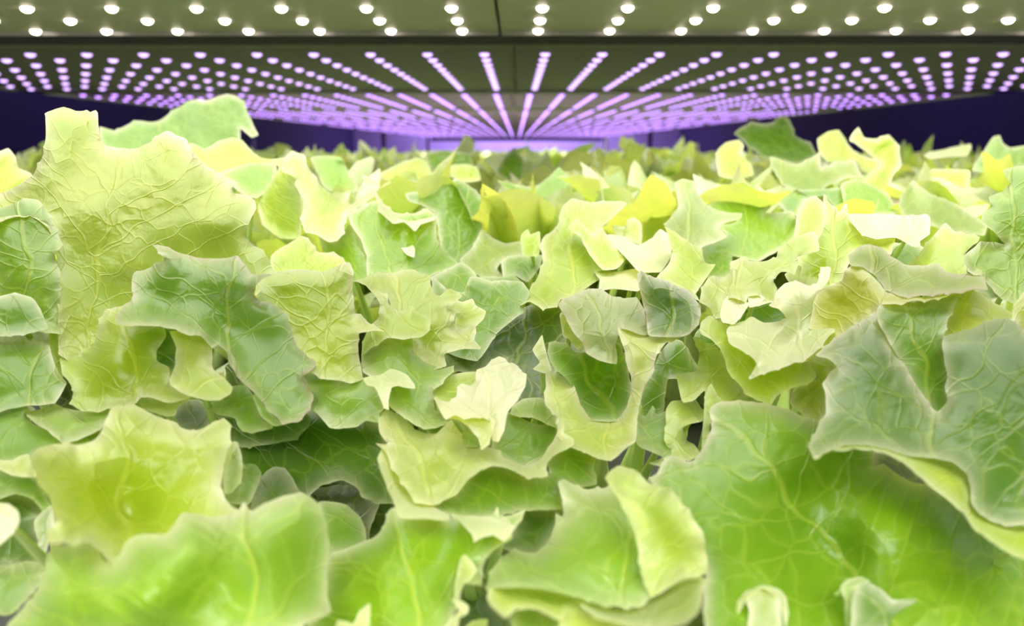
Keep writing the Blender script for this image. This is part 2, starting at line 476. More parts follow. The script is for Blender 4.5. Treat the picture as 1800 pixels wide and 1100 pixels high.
def tps(ctrl):
    c = np.array(ctrl, float); p = c[:, :2] / 100; z = c[:, 2]
    n = len(p)
    if n < 3: return lambda q: np.full(len(q), z.mean())
    r2 = ((p[:, None] - p[None]) ** 2).sum(-1)
    K = 0.5 * r2 * np.log(r2 + 1e-9) + np.eye(n) * 0.02
    Pm = np.concatenate([np.ones((n, 1)), p], 1)
    M = np.zeros((n + 3, n + 3)); M[:n, :n] = K; M[:n, n:] = Pm; M[n:, :n] = Pm.T
    w = np.linalg.lstsq(M, np.concatenate([z, np.zeros(3)]), rcond=None)[0]
    lo, hi = z.min(), z.max(); pad = 0.25 * (hi - lo) + 4
    def f(q):
        q = q / 100; r = ((q[:, None] - p[None]) ** 2).sum(-1)
        v = (0.5 * r * np.log(r + 1e-9)) @ w[:n] + w[n] + q @ w[n + 1:]
        return np.clip(v, lo - pad, hi + pad)
    return f

def inside(q, poly):
    x, y = q[:, 0][:, None], q[:, 1][:, None]
    x0, y0 = poly[:, 0], poly[:, 1]; x1, y1 = np.roll(x0, -1), np.roll(y0, -1)
    c = ((y0 > y) != (y1 > y)) & (x < (x1 - x0) * (y - y0) / (y1 - y0 + 1e-12) + x0)
    return c.sum(1) % 2 == 1

def rim_info(q, poly):
    """distance to the outline and the upward part of the outward normal at the closest outline place"""
    a = poly; b = np.roll(poly, -1, 0); ab = b - a
    area = 0.5 * np.sum(a[:, 0] * b[:, 1] - b[:, 0] * a[:, 1])
    nrm = np.stack([ab[:, 1], -ab[:, 0]], 1) / (np.linalg.norm(ab, axis=1, keepdims=True) + 1e-9)
    if area < 0: nrm = -nrm
    # average the normals so that the lip does not tear
    for _ in range(4): nrm = (nrm + np.roll(nrm, 1, 0) + np.roll(nrm, -1, 0)) / 3
    t = ((q[:, None] - a[None]) * ab[None]).sum(-1) / ((ab ** 2).sum(-1) + 1e-9)[None]
    t = np.clip(t, 0, 1); d2 = ((a[None] + t[..., None] * ab[None] - q[:, None]) ** 2).sum(-1)
    k = d2.argmin(1)
    w = 1.0 / (d2 + 30.0) ** 2
    ny = (w * (-nrm[:, 1])[None]).sum(1) / w.sum(1)
    return np.sqrt(d2[np.arange(len(q)), k]), ny

def blade_geo(tile, outline, ctrl, lip=1.0, axis=None, seed=0.0):
    ox, oy, s = TILES[tile]
    pts = [(ox + x / s, oy + y / s) for x, y in outline]
    ct = [(ox + c[0] / s, oy + c[1] / s, c[2]) for c in ctrl]
    pa = np.array(pts); size = max(np.ptp(pa[:, 0]), np.ptp(pa[:, 1]))
    step = float(np.clip(size / 55, 3.2, 7.5))
    ol = smooth_outline(pts, step * 0.8)
    nrm = np.roll(ol, -1, 0) - np.roll(ol, 1, 0); nrm = np.stack([nrm[:, 1], -nrm[:, 0]], 1) / (np.linalg.norm(nrm, axis=1, keepdims=True) + 1e-9)
    ss = np.arange(len(ol)) * step * 0.8
    ol = ol + nrm * ((vnoise(ss / 13, ss * 0, seed) * 1.1 + np.clip(vnoise(ss / 90, ss * 0, seed + 8) + .5, 0, 1) * 5.0 * ((1 - np.abs(np.sin(ss / 13 + 2.5 * vnoise(ss / 60, ss * 0, seed + 6)))) ** 2 - .25)) * min(1, size / 220))[:, None]
    x0, y0 = ol.min(0); x1, y1 = ol.max(0)
    gx, gy = np.meshgrid(np.arange(x0, x1, step), np.arange(y0, y1, step * 0.87))
    gx = gx + (np.arange(gx.shape[0]) % 2)[:, None] * step / 2
    g = np.stack([gx.ravel(), gy.ravel()], 1)
    g = g[inside(g, ol)]
    if len(g):
        dd, _ = rim_info(g, ol); g = g[dd > step * 0.55]
    allp = np.concatenate([ol, g]); n = len(ol)
    res = delaunay_2d_cdt([Vector(p) for p in allp], [], [list(range(n))], 1, 1e-4)
    q = np.array([tuple(v) for v in res[0]]); tris = np.array([f for f in res[2]])
    dist, ny = rim_info(q, ol)
    f = tps(ct)
    d = f(q)
    dm = float(np.mean(d))
    pxmm = dm / F                                   # millimetres a pixel spans at this distance
    wid = 7.5 / pxmm                                # the margin turns over within 5.5 mm
    e = np.clip(1 - dist / wid, 0, 1) ** 2
    d = d + lip * 7.5 * e * ny * min(1, size * pxmm / 40)
    mm = q * pxmm
    k = min(1, size * pxmm / 50)
    d = d + k * (4.2 * vnoise(mm[:, 0] / 22, mm[:, 1] / 22, seed + 1) + 0.5 * vnoise(mm[:, 0] / 8, mm[:, 1] / 8, seed + 2)
             + 0.6 * np.exp(-dist * pxmm / 6) * vnoise(mm[:, 0] / 3.6, mm[:, 1] / 3.6, seed + 4))
    co = unproj(q[:, 0], q[:, 1], d / 1000)
    if axis: bx, by, tx, ty = ox + axis[0] / s, oy + axis[1] / s, ox + axis[2] / s, oy + axis[3] / s
    else:
        cx, cy = pa.mean(0); bx, by, tx, ty = cx, pa[:, 1].max() + 10, cx + 0.001, pa[:, 1].min()
    ay = np.array([tx - bx, ty - by]); ay = ay / np.linalg.norm(ay); axx = np.array([-ay[1], ay[0]])
    r = q - np.array([bx, by])
    lc = np.stack([r @ axx * pxmm / 1000, r @ ay * pxmm / 1000, np.full(len(q), seed * 0.37)], 1)
    if not axis: lc[:, 0] += (1 if seed % 2 < 1 else -1) * (0.03 + 0.01 * (seed % 3))
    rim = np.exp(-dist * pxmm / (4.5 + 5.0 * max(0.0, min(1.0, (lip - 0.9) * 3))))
    cen = q[np.argmax(dist)]; cd = float(f(cen[None])[0])
    return co, tris, lc, rim, (float(cen[0]), float(cen[1]), cd)

HERO = []        # (plant, tile, colour, wine, lip, outline, depths, axis)
def T(plant, tile, col, wine, outline, ctrl, lip=1.0, axis=None):
    HERO.append((plant, tile, col, wine, lip, outline, ctrl, axis))
# front left lettuce (a)
T('a','A','y',.1,[(150,195),(200,150),(260,125),(350,112),(400,125),(460,120),(520,70),(555,20),(562,-20),(580,-60),(650,-85),(740,-75),(820,-35),(900,-5),(960,30),(1020,52),(1080,30),(1140,0),(1180,-20),(1205,0),(1220,40),(1215,110),(1195,180),(1175,250),(1168,340),(1180,400),(1215,440),(1262,470),(1320,530),(1200,640),(900,740),(700,810),(600,760),(530,690),(480,640),(430,640),(380,655),(330,640),(242,645),(255,590),(280,540),(275,460),(255,400),(225,370),(185,280)],
 [(170,200,214),(350,130,236),(260,560,198),(450,300,236),(650,560,240),(700,250,246),(650,-80,262),(620,30,250),(900,0,262),(1000,120,250),(1190,0,262),(1150,250,246),(1240,470,224),(950,600,222),(400,640,198),(650,780,196)],1.2,(665,560,640,-80))
T('a','A','v',.25,[(30,1100),(100,1000),(170,920),(215,840),(240,770),(255,700),(290,665),(380,660),(440,636),(500,650),(530,690),(560,740),(640,700),(645,660),(700,612),(760,595),(830,600),(880,590),(920,545),(960,485),(1050,490),(1130,505),(1220,490),(1262,470),(1285,425),(1325,475),(1400,430),(1500,390),(1590,382),(1650,405),(1690,440),(1715,520),(1735,640),(1730,760),(1725,850),(1725,930),(1745,1000),(1680,1040),(1600,1080),(1500,1180),(800,1260),(0,1240)],
 [(60,1080,196),(260,700,200),(450,650,206),(560,740,192),(500,880,174),(690,640,196),(650,780,180),(800,900,170),(1000,500,202),(1000,620,186),(1100,850,182),(1280,440,208),(1300,600,196),(1600,390,214),(1600,600,208),(1720,850,208),(1500,1080,176),(900,1150,176),(1740,1000,190),(300,1100,180)],1.1,(1290,1250,1300,830))
T('l','A','p',.1,[(-60,205),(60,205),(150,172),(190,290),(130,297),(60,285),(0,255),(-60,250)],[(-60,230,250),(150,190,256),(130,290,246)])
T('l','A','v',.0,[(-60,240),(60,284),(180,290),(240,390),(265,440),(225,472),(170,412),(80,385),(-60,420)],[(0,260,262),(200,300,262),(220,460,256),(0,400,262)])
T('l','A','d',.0,[(-60,385),(80,380),(180,412),(230,480),(190,520),(185,600),(215,690),(215,760),(100,770),(-60,800)],[(0,400,262),(200,450,270),(100,750,262)])
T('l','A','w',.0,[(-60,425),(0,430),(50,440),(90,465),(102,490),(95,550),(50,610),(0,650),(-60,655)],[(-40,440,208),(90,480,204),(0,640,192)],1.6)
T('l','A','g',.0,[(178,530),(240,460),(275,440),(285,560),(255,650),(225,760),(195,620)],[(200,520,250),(260,450,252),(220,740,246)])
T('l','A','g',.0,[(-60,770),(60,760),(140,735),(215,750),(240,790),(215,850),(160,920),(60,1020),(-60,1010)],[(-50,780,242),(200,760,246),(60,1000,232)],1.8)
T('m','A','p',.0,[(1180,250),(1190,170),(1225,110),(1255,112),(1235,160),(1205,230),(1188,330),(1200,385),(1180,370)],[(1190,200,262),(1240,115,268),(1190,370,256)])
T('m','A','v',.0,[(1190,300),(1205,230),(1252,112),(1275,180),(1280,240),(1270,325),(1215,383),(1192,370)],[(1200,250,266),(1260,140,274),(1220,370,258)])
T('m','A','g',.0,[(1280,240),(1310,222),(1350,230),(1378,270),(1360,340),(1335,400),(1310,440),(1200,430),(1190,390),(1262,350)],[(1300,230,282),(1370,280,284),(1250,420,266)])
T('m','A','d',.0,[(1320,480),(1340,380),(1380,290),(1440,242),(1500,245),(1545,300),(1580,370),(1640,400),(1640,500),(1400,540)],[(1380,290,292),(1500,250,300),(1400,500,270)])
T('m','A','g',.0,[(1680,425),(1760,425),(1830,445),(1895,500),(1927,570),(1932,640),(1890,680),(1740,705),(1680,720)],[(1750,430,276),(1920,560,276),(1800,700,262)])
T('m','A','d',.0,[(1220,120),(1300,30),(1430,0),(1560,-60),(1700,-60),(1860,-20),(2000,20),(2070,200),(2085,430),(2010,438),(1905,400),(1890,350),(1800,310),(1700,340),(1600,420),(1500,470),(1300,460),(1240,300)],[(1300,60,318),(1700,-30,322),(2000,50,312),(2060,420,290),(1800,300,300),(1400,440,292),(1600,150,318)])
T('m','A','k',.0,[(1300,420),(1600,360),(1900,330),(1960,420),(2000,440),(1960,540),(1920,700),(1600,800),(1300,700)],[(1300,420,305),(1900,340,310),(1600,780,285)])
# centre front lettuce (b)
T('b','B','p',.05,[(195,-20),(220,-50),(250,-62),(300,-40),(350,0),(380,40),(415,55),(440,65),(500,65),(540,35),(555,5),(580,0),(610,30),(640,70),(630,90),(650,130),(690,140),(730,135),(800,145),(840,155),(850,190),(900,215),(950,235),(1010,225),(1060,190),(1110,110),(1150,40),(1172,18),(1175,60),(1225,95),(1230,125),(1190,150),(1130,180),(1090,215),(1085,260),(1092,292),(1040,295),(975,300),(920,270),(850,245),(800,240),(740,255),(680,300),(610,385),(540,420),(475,445),(400,430),(340,360),(280,270),(225,160),(180,115),(240,120),(200,60)],
 [(220,-30,292),(200,60,280),(230,140,268),(400,50,286),(420,180,266),(570,10,284),(560,150,266),(640,130,276),(830,160,274),(700,240,262),(900,220,272),(1000,240,268),(1060,270,262),(1170,30,288),(1220,110,276),(400,420,246),(470,430,250),(600,350,256),(980,295,256)],1.3,(430,440,300,0))
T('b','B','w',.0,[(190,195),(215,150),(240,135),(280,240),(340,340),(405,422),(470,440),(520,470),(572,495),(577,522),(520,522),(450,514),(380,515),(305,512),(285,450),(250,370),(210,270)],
 [(200,190,258),(240,150,268),(250,370,240),(330,370,252),(300,500,226),(400,430,246),(400,510,222),(570,500,232)],1.0)
T('b','B','g',.0,[(460,430),(600,380),(680,295),(740,250),(800,236),(850,240),(920,265),(975,295),(1092,288),(1090,215),(1130,175),(1220,110),(1330,190),(1335,270),(1345,330),(1250,350),(1160,320),(1172,440),(1172,466),(1060,468),(970,468),(900,488),(820,505),(700,512),(600,506),(540,490)],
 [(480,440,256),(750,260,270),(900,280,272),(1100,250,276),(1320,200,290),(1340,330,280),(1150,450,262),(800,500,250),(600,500,250),(850,400,258)],.6)
T('b','B','v',.0,[(250,470),(285,452),(305,508),(450,512),(575,520),(592,490),(650,500),(740,505),(790,502),(822,452),(834,502),(880,502),(930,482),(972,465),(940,530),(900,600),(860,650),(800,690),(765,730),(745,780),(742,870),(700,862),(660,860),(640,880),(622,930),(600,1000),(560,1120),(400,1220),(0,1220),(-180,1100),(-110,900),(-80,740),(-65,700),(0,680),(100,640),(165,615),(220,560)],
 [(280,460,236),(450,520,232),(-60,700,250),(160,620,244),(720,520,236),(950,480,240),(880,620,230),(740,780,226),(380,640,226),(200,800,216),(400,860,212),(600,800,222),(620,930,222),(0,1000,214),(300,1100,196),(560,1100,204)],.8,(500,1250,280,560))
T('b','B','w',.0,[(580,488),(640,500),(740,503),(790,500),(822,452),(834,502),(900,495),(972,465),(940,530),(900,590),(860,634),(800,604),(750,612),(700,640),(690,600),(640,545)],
 [(590,495,234),(740,505,238),(960,470,242),(700,630,216),(850,620,218),(780,560,228)],.6)
T('b','B','y',.0,[(598,940),(600,880),(610,790),(630,720),(655,702),(690,742),(715,790),(690,830),(650,852),(622,905)],[(610,900,214),(640,710,220),(710,790,214)])
T('b','B','y',.0,[(580,938),(640,950),(672,975),(665,1012),(625,1040),(600,1130),(520,1130),(560,1060),(610,1010),(622,985)],[(600,945,206),(665,990,200),(560,1100,196)],1.5)
T('b','B','y',.0,[(-20,1050),(20,1055),(60,1070),(100,1000),(150,962),(148,1040),(135,1130),(-40,1140)],[(60,1070,190),(150,970,196),(100,1130,184)])
T('b','B','y',.0,[(650,1090),(690,1052),(772,1045),(745,1140),(640,1150)],[(690,1060,206),(770,1050,206),(700,1140,200)])
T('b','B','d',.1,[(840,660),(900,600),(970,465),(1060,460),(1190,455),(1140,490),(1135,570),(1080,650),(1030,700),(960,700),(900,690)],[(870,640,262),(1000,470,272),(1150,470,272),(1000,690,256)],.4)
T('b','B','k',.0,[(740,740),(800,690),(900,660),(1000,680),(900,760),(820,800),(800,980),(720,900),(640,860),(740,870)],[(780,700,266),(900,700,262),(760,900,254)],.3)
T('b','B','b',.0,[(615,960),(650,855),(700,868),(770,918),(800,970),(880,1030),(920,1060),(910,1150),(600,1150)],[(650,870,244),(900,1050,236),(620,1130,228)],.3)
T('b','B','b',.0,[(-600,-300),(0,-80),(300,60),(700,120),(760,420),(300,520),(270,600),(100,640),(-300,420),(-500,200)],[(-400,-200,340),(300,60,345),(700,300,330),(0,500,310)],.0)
# front centre right lettuce (c)
T('c','B','v',.0,[(770,930),(765,880),(780,800),(830,730),(880,690),(905,675),(960,690),(1030,690),(1080,650),(1110,590),(1128,540),(1128,485),(1165,500),(1170,430),(1150,370),(1150,320),(1175,305),(1220,325),(1250,345),(1310,355),(1380,350),(1430,335),(1560,400),(1700,600),(1800,760),(1820,830),(1740,860),(1650,920),(1570,985),(1500,988),(1420,978),(1300,950),(1240,930),(1180,912),(1050,885),(900,875),(800,880)],
 [(780,900,212),(800,780,216),(900,680,230),(1030,690,232),(1020,780,216),(1128,500,246),(1170,310,262),(1240,420,246),(1400,350,258),(1400,500,236),(1100,800,208),(1400,800,206),(1500,980,206),(1700,850,214),(1600,650,222),(1240,925,200),(1000,875,200)],1.2,(1500,985,1470,300))
T('c','B','y',.2,[(1398,290),(1425,255),(1470,235),(1520,250),(1570,270),(1620,320),(1680,345),(1740,350),(1790,420),(1850,500),(1910,590),(1915,650),(1930,720),(1925,800),(1880,820),(1820,830),(1740,870),(1640,930),(1600,860),(1570,760),(1560,640),(1520,520),(1470,430),(1415,345)],
 [(1410,300,226),(1470,240,232),(1560,500,216),(1590,800,204),(1650,900,206),(1700,350,216),(1700,600,206),(1900,600,196),(1920,780,198),(1780,760,202)],1.2,(1640,930,1450,230))
T('c','B','q',.35,[(1238,930),(1330,960),(1430,985),(1500,990),(1580,982),(1680,920),(1760,855),(1820,815),(1870,810),(1910,830),(1917,900),(1890,1000),(1820,1070),(1700,1090),(1500,1080),(1350,1040),(1270,985)],
 [(1250,940,196),(1500,995,202),(1600,975,203),(1830,820,204),(1900,850,196),(1800,1060,180),(1500,1070,182)],.6)
T('c','B','p',.0,[(768,935),(790,872),(900,870),(1050,880),(1180,905),(1245,928),(1200,980),(1160,1050),(1040,1000),(1000,992),(930,992),(890,1020),(858,1037),(790,975)],
 [(780,930,196),(900,872,206),(1200,920,204),(860,1030,184),(1040,1000,188)],.8)
T('c','B','v',.0,[(900,1160),(908,1040),(935,995),(1000,988),(1060,1010),(1150,1030),(1150,1160)],[(920,1000,200),(1100,1020,200),(1000,1150,190)])
T('c','B','y',.0,[(1150,1040),(1180,985),(1238,940),(1330,1010),(1450,1060),(1600,1080),(1750,1090),(1700,1200),(1150,1200)],[(1200,970,192),(1500,1070,188),(1300,1190,176)],1.0)
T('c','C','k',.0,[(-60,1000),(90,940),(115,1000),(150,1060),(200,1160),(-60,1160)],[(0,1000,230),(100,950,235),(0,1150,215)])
# wide front right leaf (d)
T('d','C','g',.25,[(-185,300),(-140,285),(-110,215),(-60,180),(-20,190),(20,210),(55,205),(90,165),(120,110),(150,50),(150,0),(140,-40),(150,-75),(220,-105),(290,-112),(380,-100),(480,-85),(560,-60),(640,-20),(740,0),(860,20),(990,100),(1010,235),(1060,222),(1120,270),(1200,320),(1290,332),(1360,380),(1420,405),(1520,440),(1640,560),(1900,640),(1950,1200),(550,1250),(150,1200),(110,1000),(115,900),(125,780),(100,700),(20,620),(-60,480),(-120,380)],
 [(-180,290,238),(-60,190,246),(60,200,246),(140,0,262),(150,-80,270),(290,-110,276),(600,-40,284),(1000,200,270),(1100,280,262),(1360,380,256),(1600,600,246),(450,250,250),(0,500,222),(120,750,210),(250,800,214),(650,550,246),(840,720,240),(1000,560,232),(1300,600,236),(1100,900,214),(500,980,208),(150,1100,190),(1500,1000,206),(1800,1000,216),(600,1200,200)],.9,(860,760,200,-20))
T('d','C','p',.0,[(180,1120),(230,1040),(260,985),(330,900),(420,865),(490,880),(545,930),(557,1010),(545,1100),(520,1000),(500,930),(430,885),(345,935),(300,1010),(270,1120)],[(240,1040,198),(420,870,206),(550,1000,204)],1.0)
T('d','C','q',.0,[(335,940),(420,878),(470,890),(512,935),(515,1000),(520,1100),(350,1120),(350,1000)],[(400,900,203),(510,950,202),(400,1100,192)],.6)
T('d','C','v',.0,[(835,870),(870,835),(940,820),(990,845),(930,870),(900,920),(890,980),(900,1080),(860,1080),(855,950)],[(860,850,212),(960,830,218),(870,1060,204)])
T('d','C','d',.0,[(895,940),(930,872),(980,850),(1050,890),(1110,940),(1240,945),(1270,1000),(1330,1120),(900,1120)],[(950,870,209),(1200,950,209),(1000,1100,196)],-.6)  # dark patch painting the shade beneath the arched edge
T('d','C','k',.0,[(1000,160),(1100,150),(1300,300),(1480,420),(1400,460),(1150,340),(1000,260)],[(1050,180,300),(1400,400,300),(1100,300,290)])  # near-black patch painting the shade inside the gap
# tall right leaf with a rolled front margin (e)
T('e','F','d',.2,[(700,612),(740,570),(820,510),(900,460),(970,415),(1015,395),(1030,430),(1100,560),(1200,715),(1300,870),(1345,905),(1392,850),(1388,700),(1370,560),(1375,520),(1400,505),(1480,485),(1560,450),(1640,420),(1700,418),(1760,440),(1800,490),(1900,540),(1920,1510),(1800,1508),(1700,1512),(1620,1482),(1560,1442),(1522,1392),(1520,1310),(1500,1237),(1420,1177),(1300,1152),(1180,1142),(1080,1107),(950,1087),(850,1092),(740,1132),(700,1160),(662,1095),(680,1050),(720,970),(755,920),(750,850),(745,760),(770,705),(818,670),(800,650),(760,625)],
 [(700,612,282),(900,460,296),(1015,395,300),(1000,650,278),(1300,860,272),(1380,800,276),(1390,540,288),(1700,420,292),(1600,700,270),(1850,600,266),(750,850,262),(800,1000,246),(670,1090,226),(850,1090,232),(1000,850,264),(1150,1130,242),(1350,1150,248),(1450,950,262),(1520,1300,240),(1700,1200,244),(1700,1510,232),(1900,1500,226)],1.0,(1420,1500,1330,900))
T('e','F','g',.1,[(1018,390),(1030,355),(1100,340),(1200,330),(1330,315),(1455,285),(1440,345),(1408,410),(1385,480),(1376,560),(1392,660),(1410,800),(1420,880),(1390,970),(1330,960),(1290,880),(1200,725),(1100,565),(1028,435)],
 [(1020,390,302),(1450,290,318),(1200,335,310),(1380,520,298),(1350,920,276),(1200,640,290)],.5,(1340,950,1180,330))
T('e','C','y',.0,[(660,135),(700,198),(740,175),(820,155),(950,150),(1050,165),(1150,210),(1220,270),(1290,330),(1380,400),(1490,500),(1560,592),(1650,652),(1740,706),(1920,760),(1920,545),(1800,545),(1700,552),(1620,522),(1560,482),(1520,430),(1520,350),(1500,275),(1420,215),(1300,190),(1180,180),(1080,145),(950,125),(850,130),(740,165)],
 [(680,150,226),(850,135,232),(850,155,224),(1080,150,238),(1150,205,230),(1420,220,247),(1300,330,226),(1510,300,240),(1490,480,222),(1560,490,230),(1560,590,206),(1740,700,196),(1800,550,228),(1900,600,220)],.9)
# lettuce behind it with lilac margin (f)
T('f','F','q',.75,[(875,130),(880,90),(910,50),(970,28),(1040,40),(1100,90),(1170,130),(1240,140),(1340,132),(1400,175),(1440,190),(1500,182),(1550,180),(1590,210),(1610,268),(1540,268),(1450,285),(1300,300),(1200,303),(1130,300),(1070,270),(1040,230),(1000,180),(950,145),(910,138)],
 [(880,110,340),(970,30,360),(1100,95,358),(1340,135,352),(1580,200,340),(1600,265,318),(1300,300,312),(1100,290,318),(1000,185,330),(930,145,332)],.8,(1000,300,1000,30))
T('f','F','o',.15,[(760,250),(840,220),(850,170),(890,140),(930,142),(980,175),(1040,238),(1080,285),(1150,300),(1300,300),(1455,285),(1330,320),(1100,345),(1045,352),(1020,395),(930,445),(820,520),(720,600),(640,640),(660,500),(700,300)],
 [(880,145,326),(1000,200,322),(1120,300,312),(1440,290,314),(1020,390,312),(720,600,318),(700,320,340),(860,330,330)],.8)
T('f','F','o',.0,[(1380,510),(1400,420),(1450,290),(1520,272),(1580,290),(1660,350),(1755,395),(1755,412),(1690,430),(1560,470),(1480,520)],[(1400,480,310),(1460,290,326),(1560,285,330),(1750,400,318),(1500,480,306)])
T('f','F','o',.0,[(1740,430),(1745,350),(1800,280),(1900,240),(1900,560),(1800,500)],[(1750,400,306),(1880,260,312),(1880,520,300)])
T('n','R','v',.1,[(1605,310),(1640,300),(1700,288),(1800,285),(1800,980),(1650,930),(1560,870),(1500,800),(1440,780),(1430,700),(1510,640),(1560,640),(1612,650),(1560,592),(1510,560),(1512,510),(1550,480),(1545,430),(1600,410),(1635,370)],
 [(1620,310,392),(1780,290,392),(1640,400,380),(1520,530,372),(1520,650,364),(1450,740,352),(1700,600,366),(1780,900,340),(1560,850,344)],1.0,(1660,950,1640,300))
T('n','R','p',.0,[(1150,760),(1200,720),(1260,640),(1340,560),(1385,590),(1500,620),(1430,700),(1440,790),(1340,800),(1250,800)],[(1200,740,420),(1360,570,440),(1440,780,400)])
# cup leaf (g)
T('g','F','w',.0,[(230,480),(260,450),(330,425),(380,415),(430,438),(520,432),(548,420),(500,370),(450,350),(480,325),(490,280),(540,235),(600,225),(670,242),(700,235),(722,180),(725,145),(770,155),(765,200),(735,265),(752,320),(785,355),(812,410),(800,480),(740,560),(670,625),(590,655),(500,690),(420,715),(355,738),(385,660),(350,610),(290,580),(240,540)],
 [(240,500,318),(380,420,336),(520,435,332),(590,560,330),(450,500,326),(540,240,350),(680,245,350),(745,155,362),(700,420,342),(800,420,334),(740,555,306),(600,650,292),(400,680,292),(360,735,284),(300,580,302)],.9,(600,580,560,230))
T('g','F','y',.0,[(90,480),(100,440),(140,405),(200,430),(240,460),(300,520),(400,560),(600,600),(660,640),(700,710),(690,750),(640,770),(560,790),(500,830),(465,868),(380,850),(320,800),(260,730),(220,640),(190,570),(150,530),(100,500)],
 [(100,450,326),(240,480,328),(400,650,308),(690,720,318),(560,790,306),(440,860,300),(250,700,308)],.9)
T('g','F','o',.0,[(590,640),(670,620),(760,622),(808,680),(760,722),(745,770),(750,900),(735,965),(690,960),(600,900),(560,860),(600,790),(690,750),(700,720),(660,670)],[(680,630,330),(800,680,322),(740,900,312),(640,850,312)])
T('g','F','w',.0,[(195,400),(215,330),(240,300),(290,298),(330,330),(355,338),(330,380),(300,420),(270,450),(210,440)],[(220,320,346),(330,335,346),(250,440,332)])
T('g','F','w',.1,[(345,300),(380,282),(430,305),(440,325),(480,330),(400,352),(350,360)],[(360,290,352),(430,310,352),(360,355,344)])
T('g','F','p',.0,[(50,515),(80,515),(130,550),(160,550),(190,590),(240,650),(300,760),(380,850),(460,880),(300,920),(160,940),(120,880),(115,800),(60,850),(0,860),(-30,720),(80,690),(85,600),(70,550)],
 [(60,520,338),(180,590,336),(80,690,328),(300,800,314),(150,900,306),(0,850,316)],1.0)
T('g','F','y',.0,[(100,1100),(110,940),(118,820),(150,758),(190,830),(215,855),(165,905),(145,970),(135,1080)],[(150,765,312),(120,900,302),(190,850,304),(110,1090,292)])
T('g','F','p',.0,[(-90,900),(-60,860),(0,850),(60,870),(110,900),(105,960),(40,975),(0,1000),(20,1060),(60,1080),(90,1130),(30,1170),(-20,1160),(-80,1190),(-110,1120),(-90,1100),(-60,1110),(-100,1060),(-90,980)],[(-80,890,310),(100,900,312),(-60,1170,288),(90,1120,290)],1.4)
# spiked pale leaf and white flap (h)
T('h','R','y',.0,[(780,420),(792,440),(810,462),(850,500),(868,475),(880,468),(892,500),(920,580),(960,610),(1020,630),(1110,620),(1100,650),(1090,700),(1000,680),(920,700),(900,740),(880,780),(870,840),(880,900),(760,900),(720,860),(620,830),(600,790),(660,760),(650,705),(700,690),(760,620),(785,570),(778,500)],
 [(785,425,440),(880,470,436),(850,560,424),(960,620,420),(1100,630,410),(700,690,420),(900,760,396),(650,800,404),(800,860,388),(800,700,404)],1.0,(800,900,850,480))
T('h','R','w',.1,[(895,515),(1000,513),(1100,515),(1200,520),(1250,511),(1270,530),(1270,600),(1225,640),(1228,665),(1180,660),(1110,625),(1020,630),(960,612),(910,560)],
 [(900,516,436),(1250,515,452),(1265,600,428),(1228,660,408),(1110,625,412),(960,610,418)],.6)
T('h','R','y',.0,[(655,520),(665,490),(690,450),(740,430),(782,470),(792,560),(760,640),(700,700),(640,720),(640,640)],[(690,460,480),(780,480,474),(660,690,450)])
T('h','F','p',.0,[(90,330),(95,270),(135,205),(200,203),(245,180),(265,120),(330,88),(350,112),(430,115),(490,100),(500,55),(540,25),(600,-10),(700,-40),(720,60),(640,80),(595,90),(615,130),(590,180),(520,180),(480,210),(500,260),(490,340),(430,330),(400,300),(350,300),(335,345),(300,320),(250,310),(225,340),(210,410),(170,420),(140,360)],
 [(100,300,350),(200,205,372),(330,95,384),(500,80,392),(680,-20,398),(600,120,384),(490,220,374),(300,300,356),(180,400,346),(330,200,366)],1.1,(330,420,325,90))
T('h','F','g',.0,[(60,520),(200,380),(500,260),(640,420),(620,640),(400,720),(200,700)],[(80,500,380),(500,260,392),(400,700,360)],0)
T('h','R','g',.1,[(1100,650),(1180,640),(1260,680),(1300,760),(1250,850),(1100,900),(960,900),(900,760),(960,680)],[(1100,660,460),(1280,700,460),(1000,880,430)],0)
# centre right lettuce with upright dark hollow (i)
T('i','E','q',.5,[(1145,350),(1165,320),(1230,295),(1300,260),(1370,265),(1430,300),(1480,310),(1560,310),(1600,380),(1622,505),(1560,500),(1480,470),(1450,560),(1450,660),(1360,640),(1290,600),(1275,545),(1240,510),(1210,470),(1180,410)],
 [(1160,340,346),(1300,265,368),(1430,300,362),(1580,320,366),(1600,480,346),(1460,500,338),(1280,560,334),(1380,620,336)],1.1,(1500,700,1250,300))
T('i','E','g',.0,[(1085,600),(1095,555),(1130,535),(1190,555),(1230,590),(1260,605),(1290,590),(1330,540),(1440,540),(1480,560),(1520,700),(1530,820),(1520,880),(1470,955),(1400,965),(1310,955),(1270,900),(1230,800),(1180,730),(1130,690),(1100,650)],
 [(1090,600,330),(1130,540,334),(1260,600,340),(1430,560,348),(1500,700,352),(1500,880,332),(1400,950,322),(1200,740,326),(1350,760,350)],.8,(1470,950,1180,560))
T('i','E','p',.3,[(1080,700),(1140,710),(1200,740),(1240,800),(1265,880),(1310,945),(1400,950),(1465,945),(1500,890),(1528,810),(1520,700),(1505,630),(1480,560),(1458,490),(1470,447),(1520,470),(1600,505),(1700,520),(1810,515),(1720,545),(1672,600),(1645,690),(1602,770),(1580,840),(1560,960),(1556,1040),(1550,1062),(1500,1112),(1450,1152),(1390,1170),(1330,1150),(1280,1120),(1200,1100),(1150,1060),(1135,990),(1130,930),(1075,875),(1080,800)],
 [(1085,710,326),(1085,870,308),(1240,800,322),(1310,945,312),(1460,945,314),(1520,800,320),(1500,620,326),(1460,460,336),(1800,516,334),(1600,510,332),(1600,700,322),(1560,950,304),(1540,1060,290),(1390,1165,276),(1200,1090,288),(1350,1040,296)],1.0,(1400,960,1380,1170))
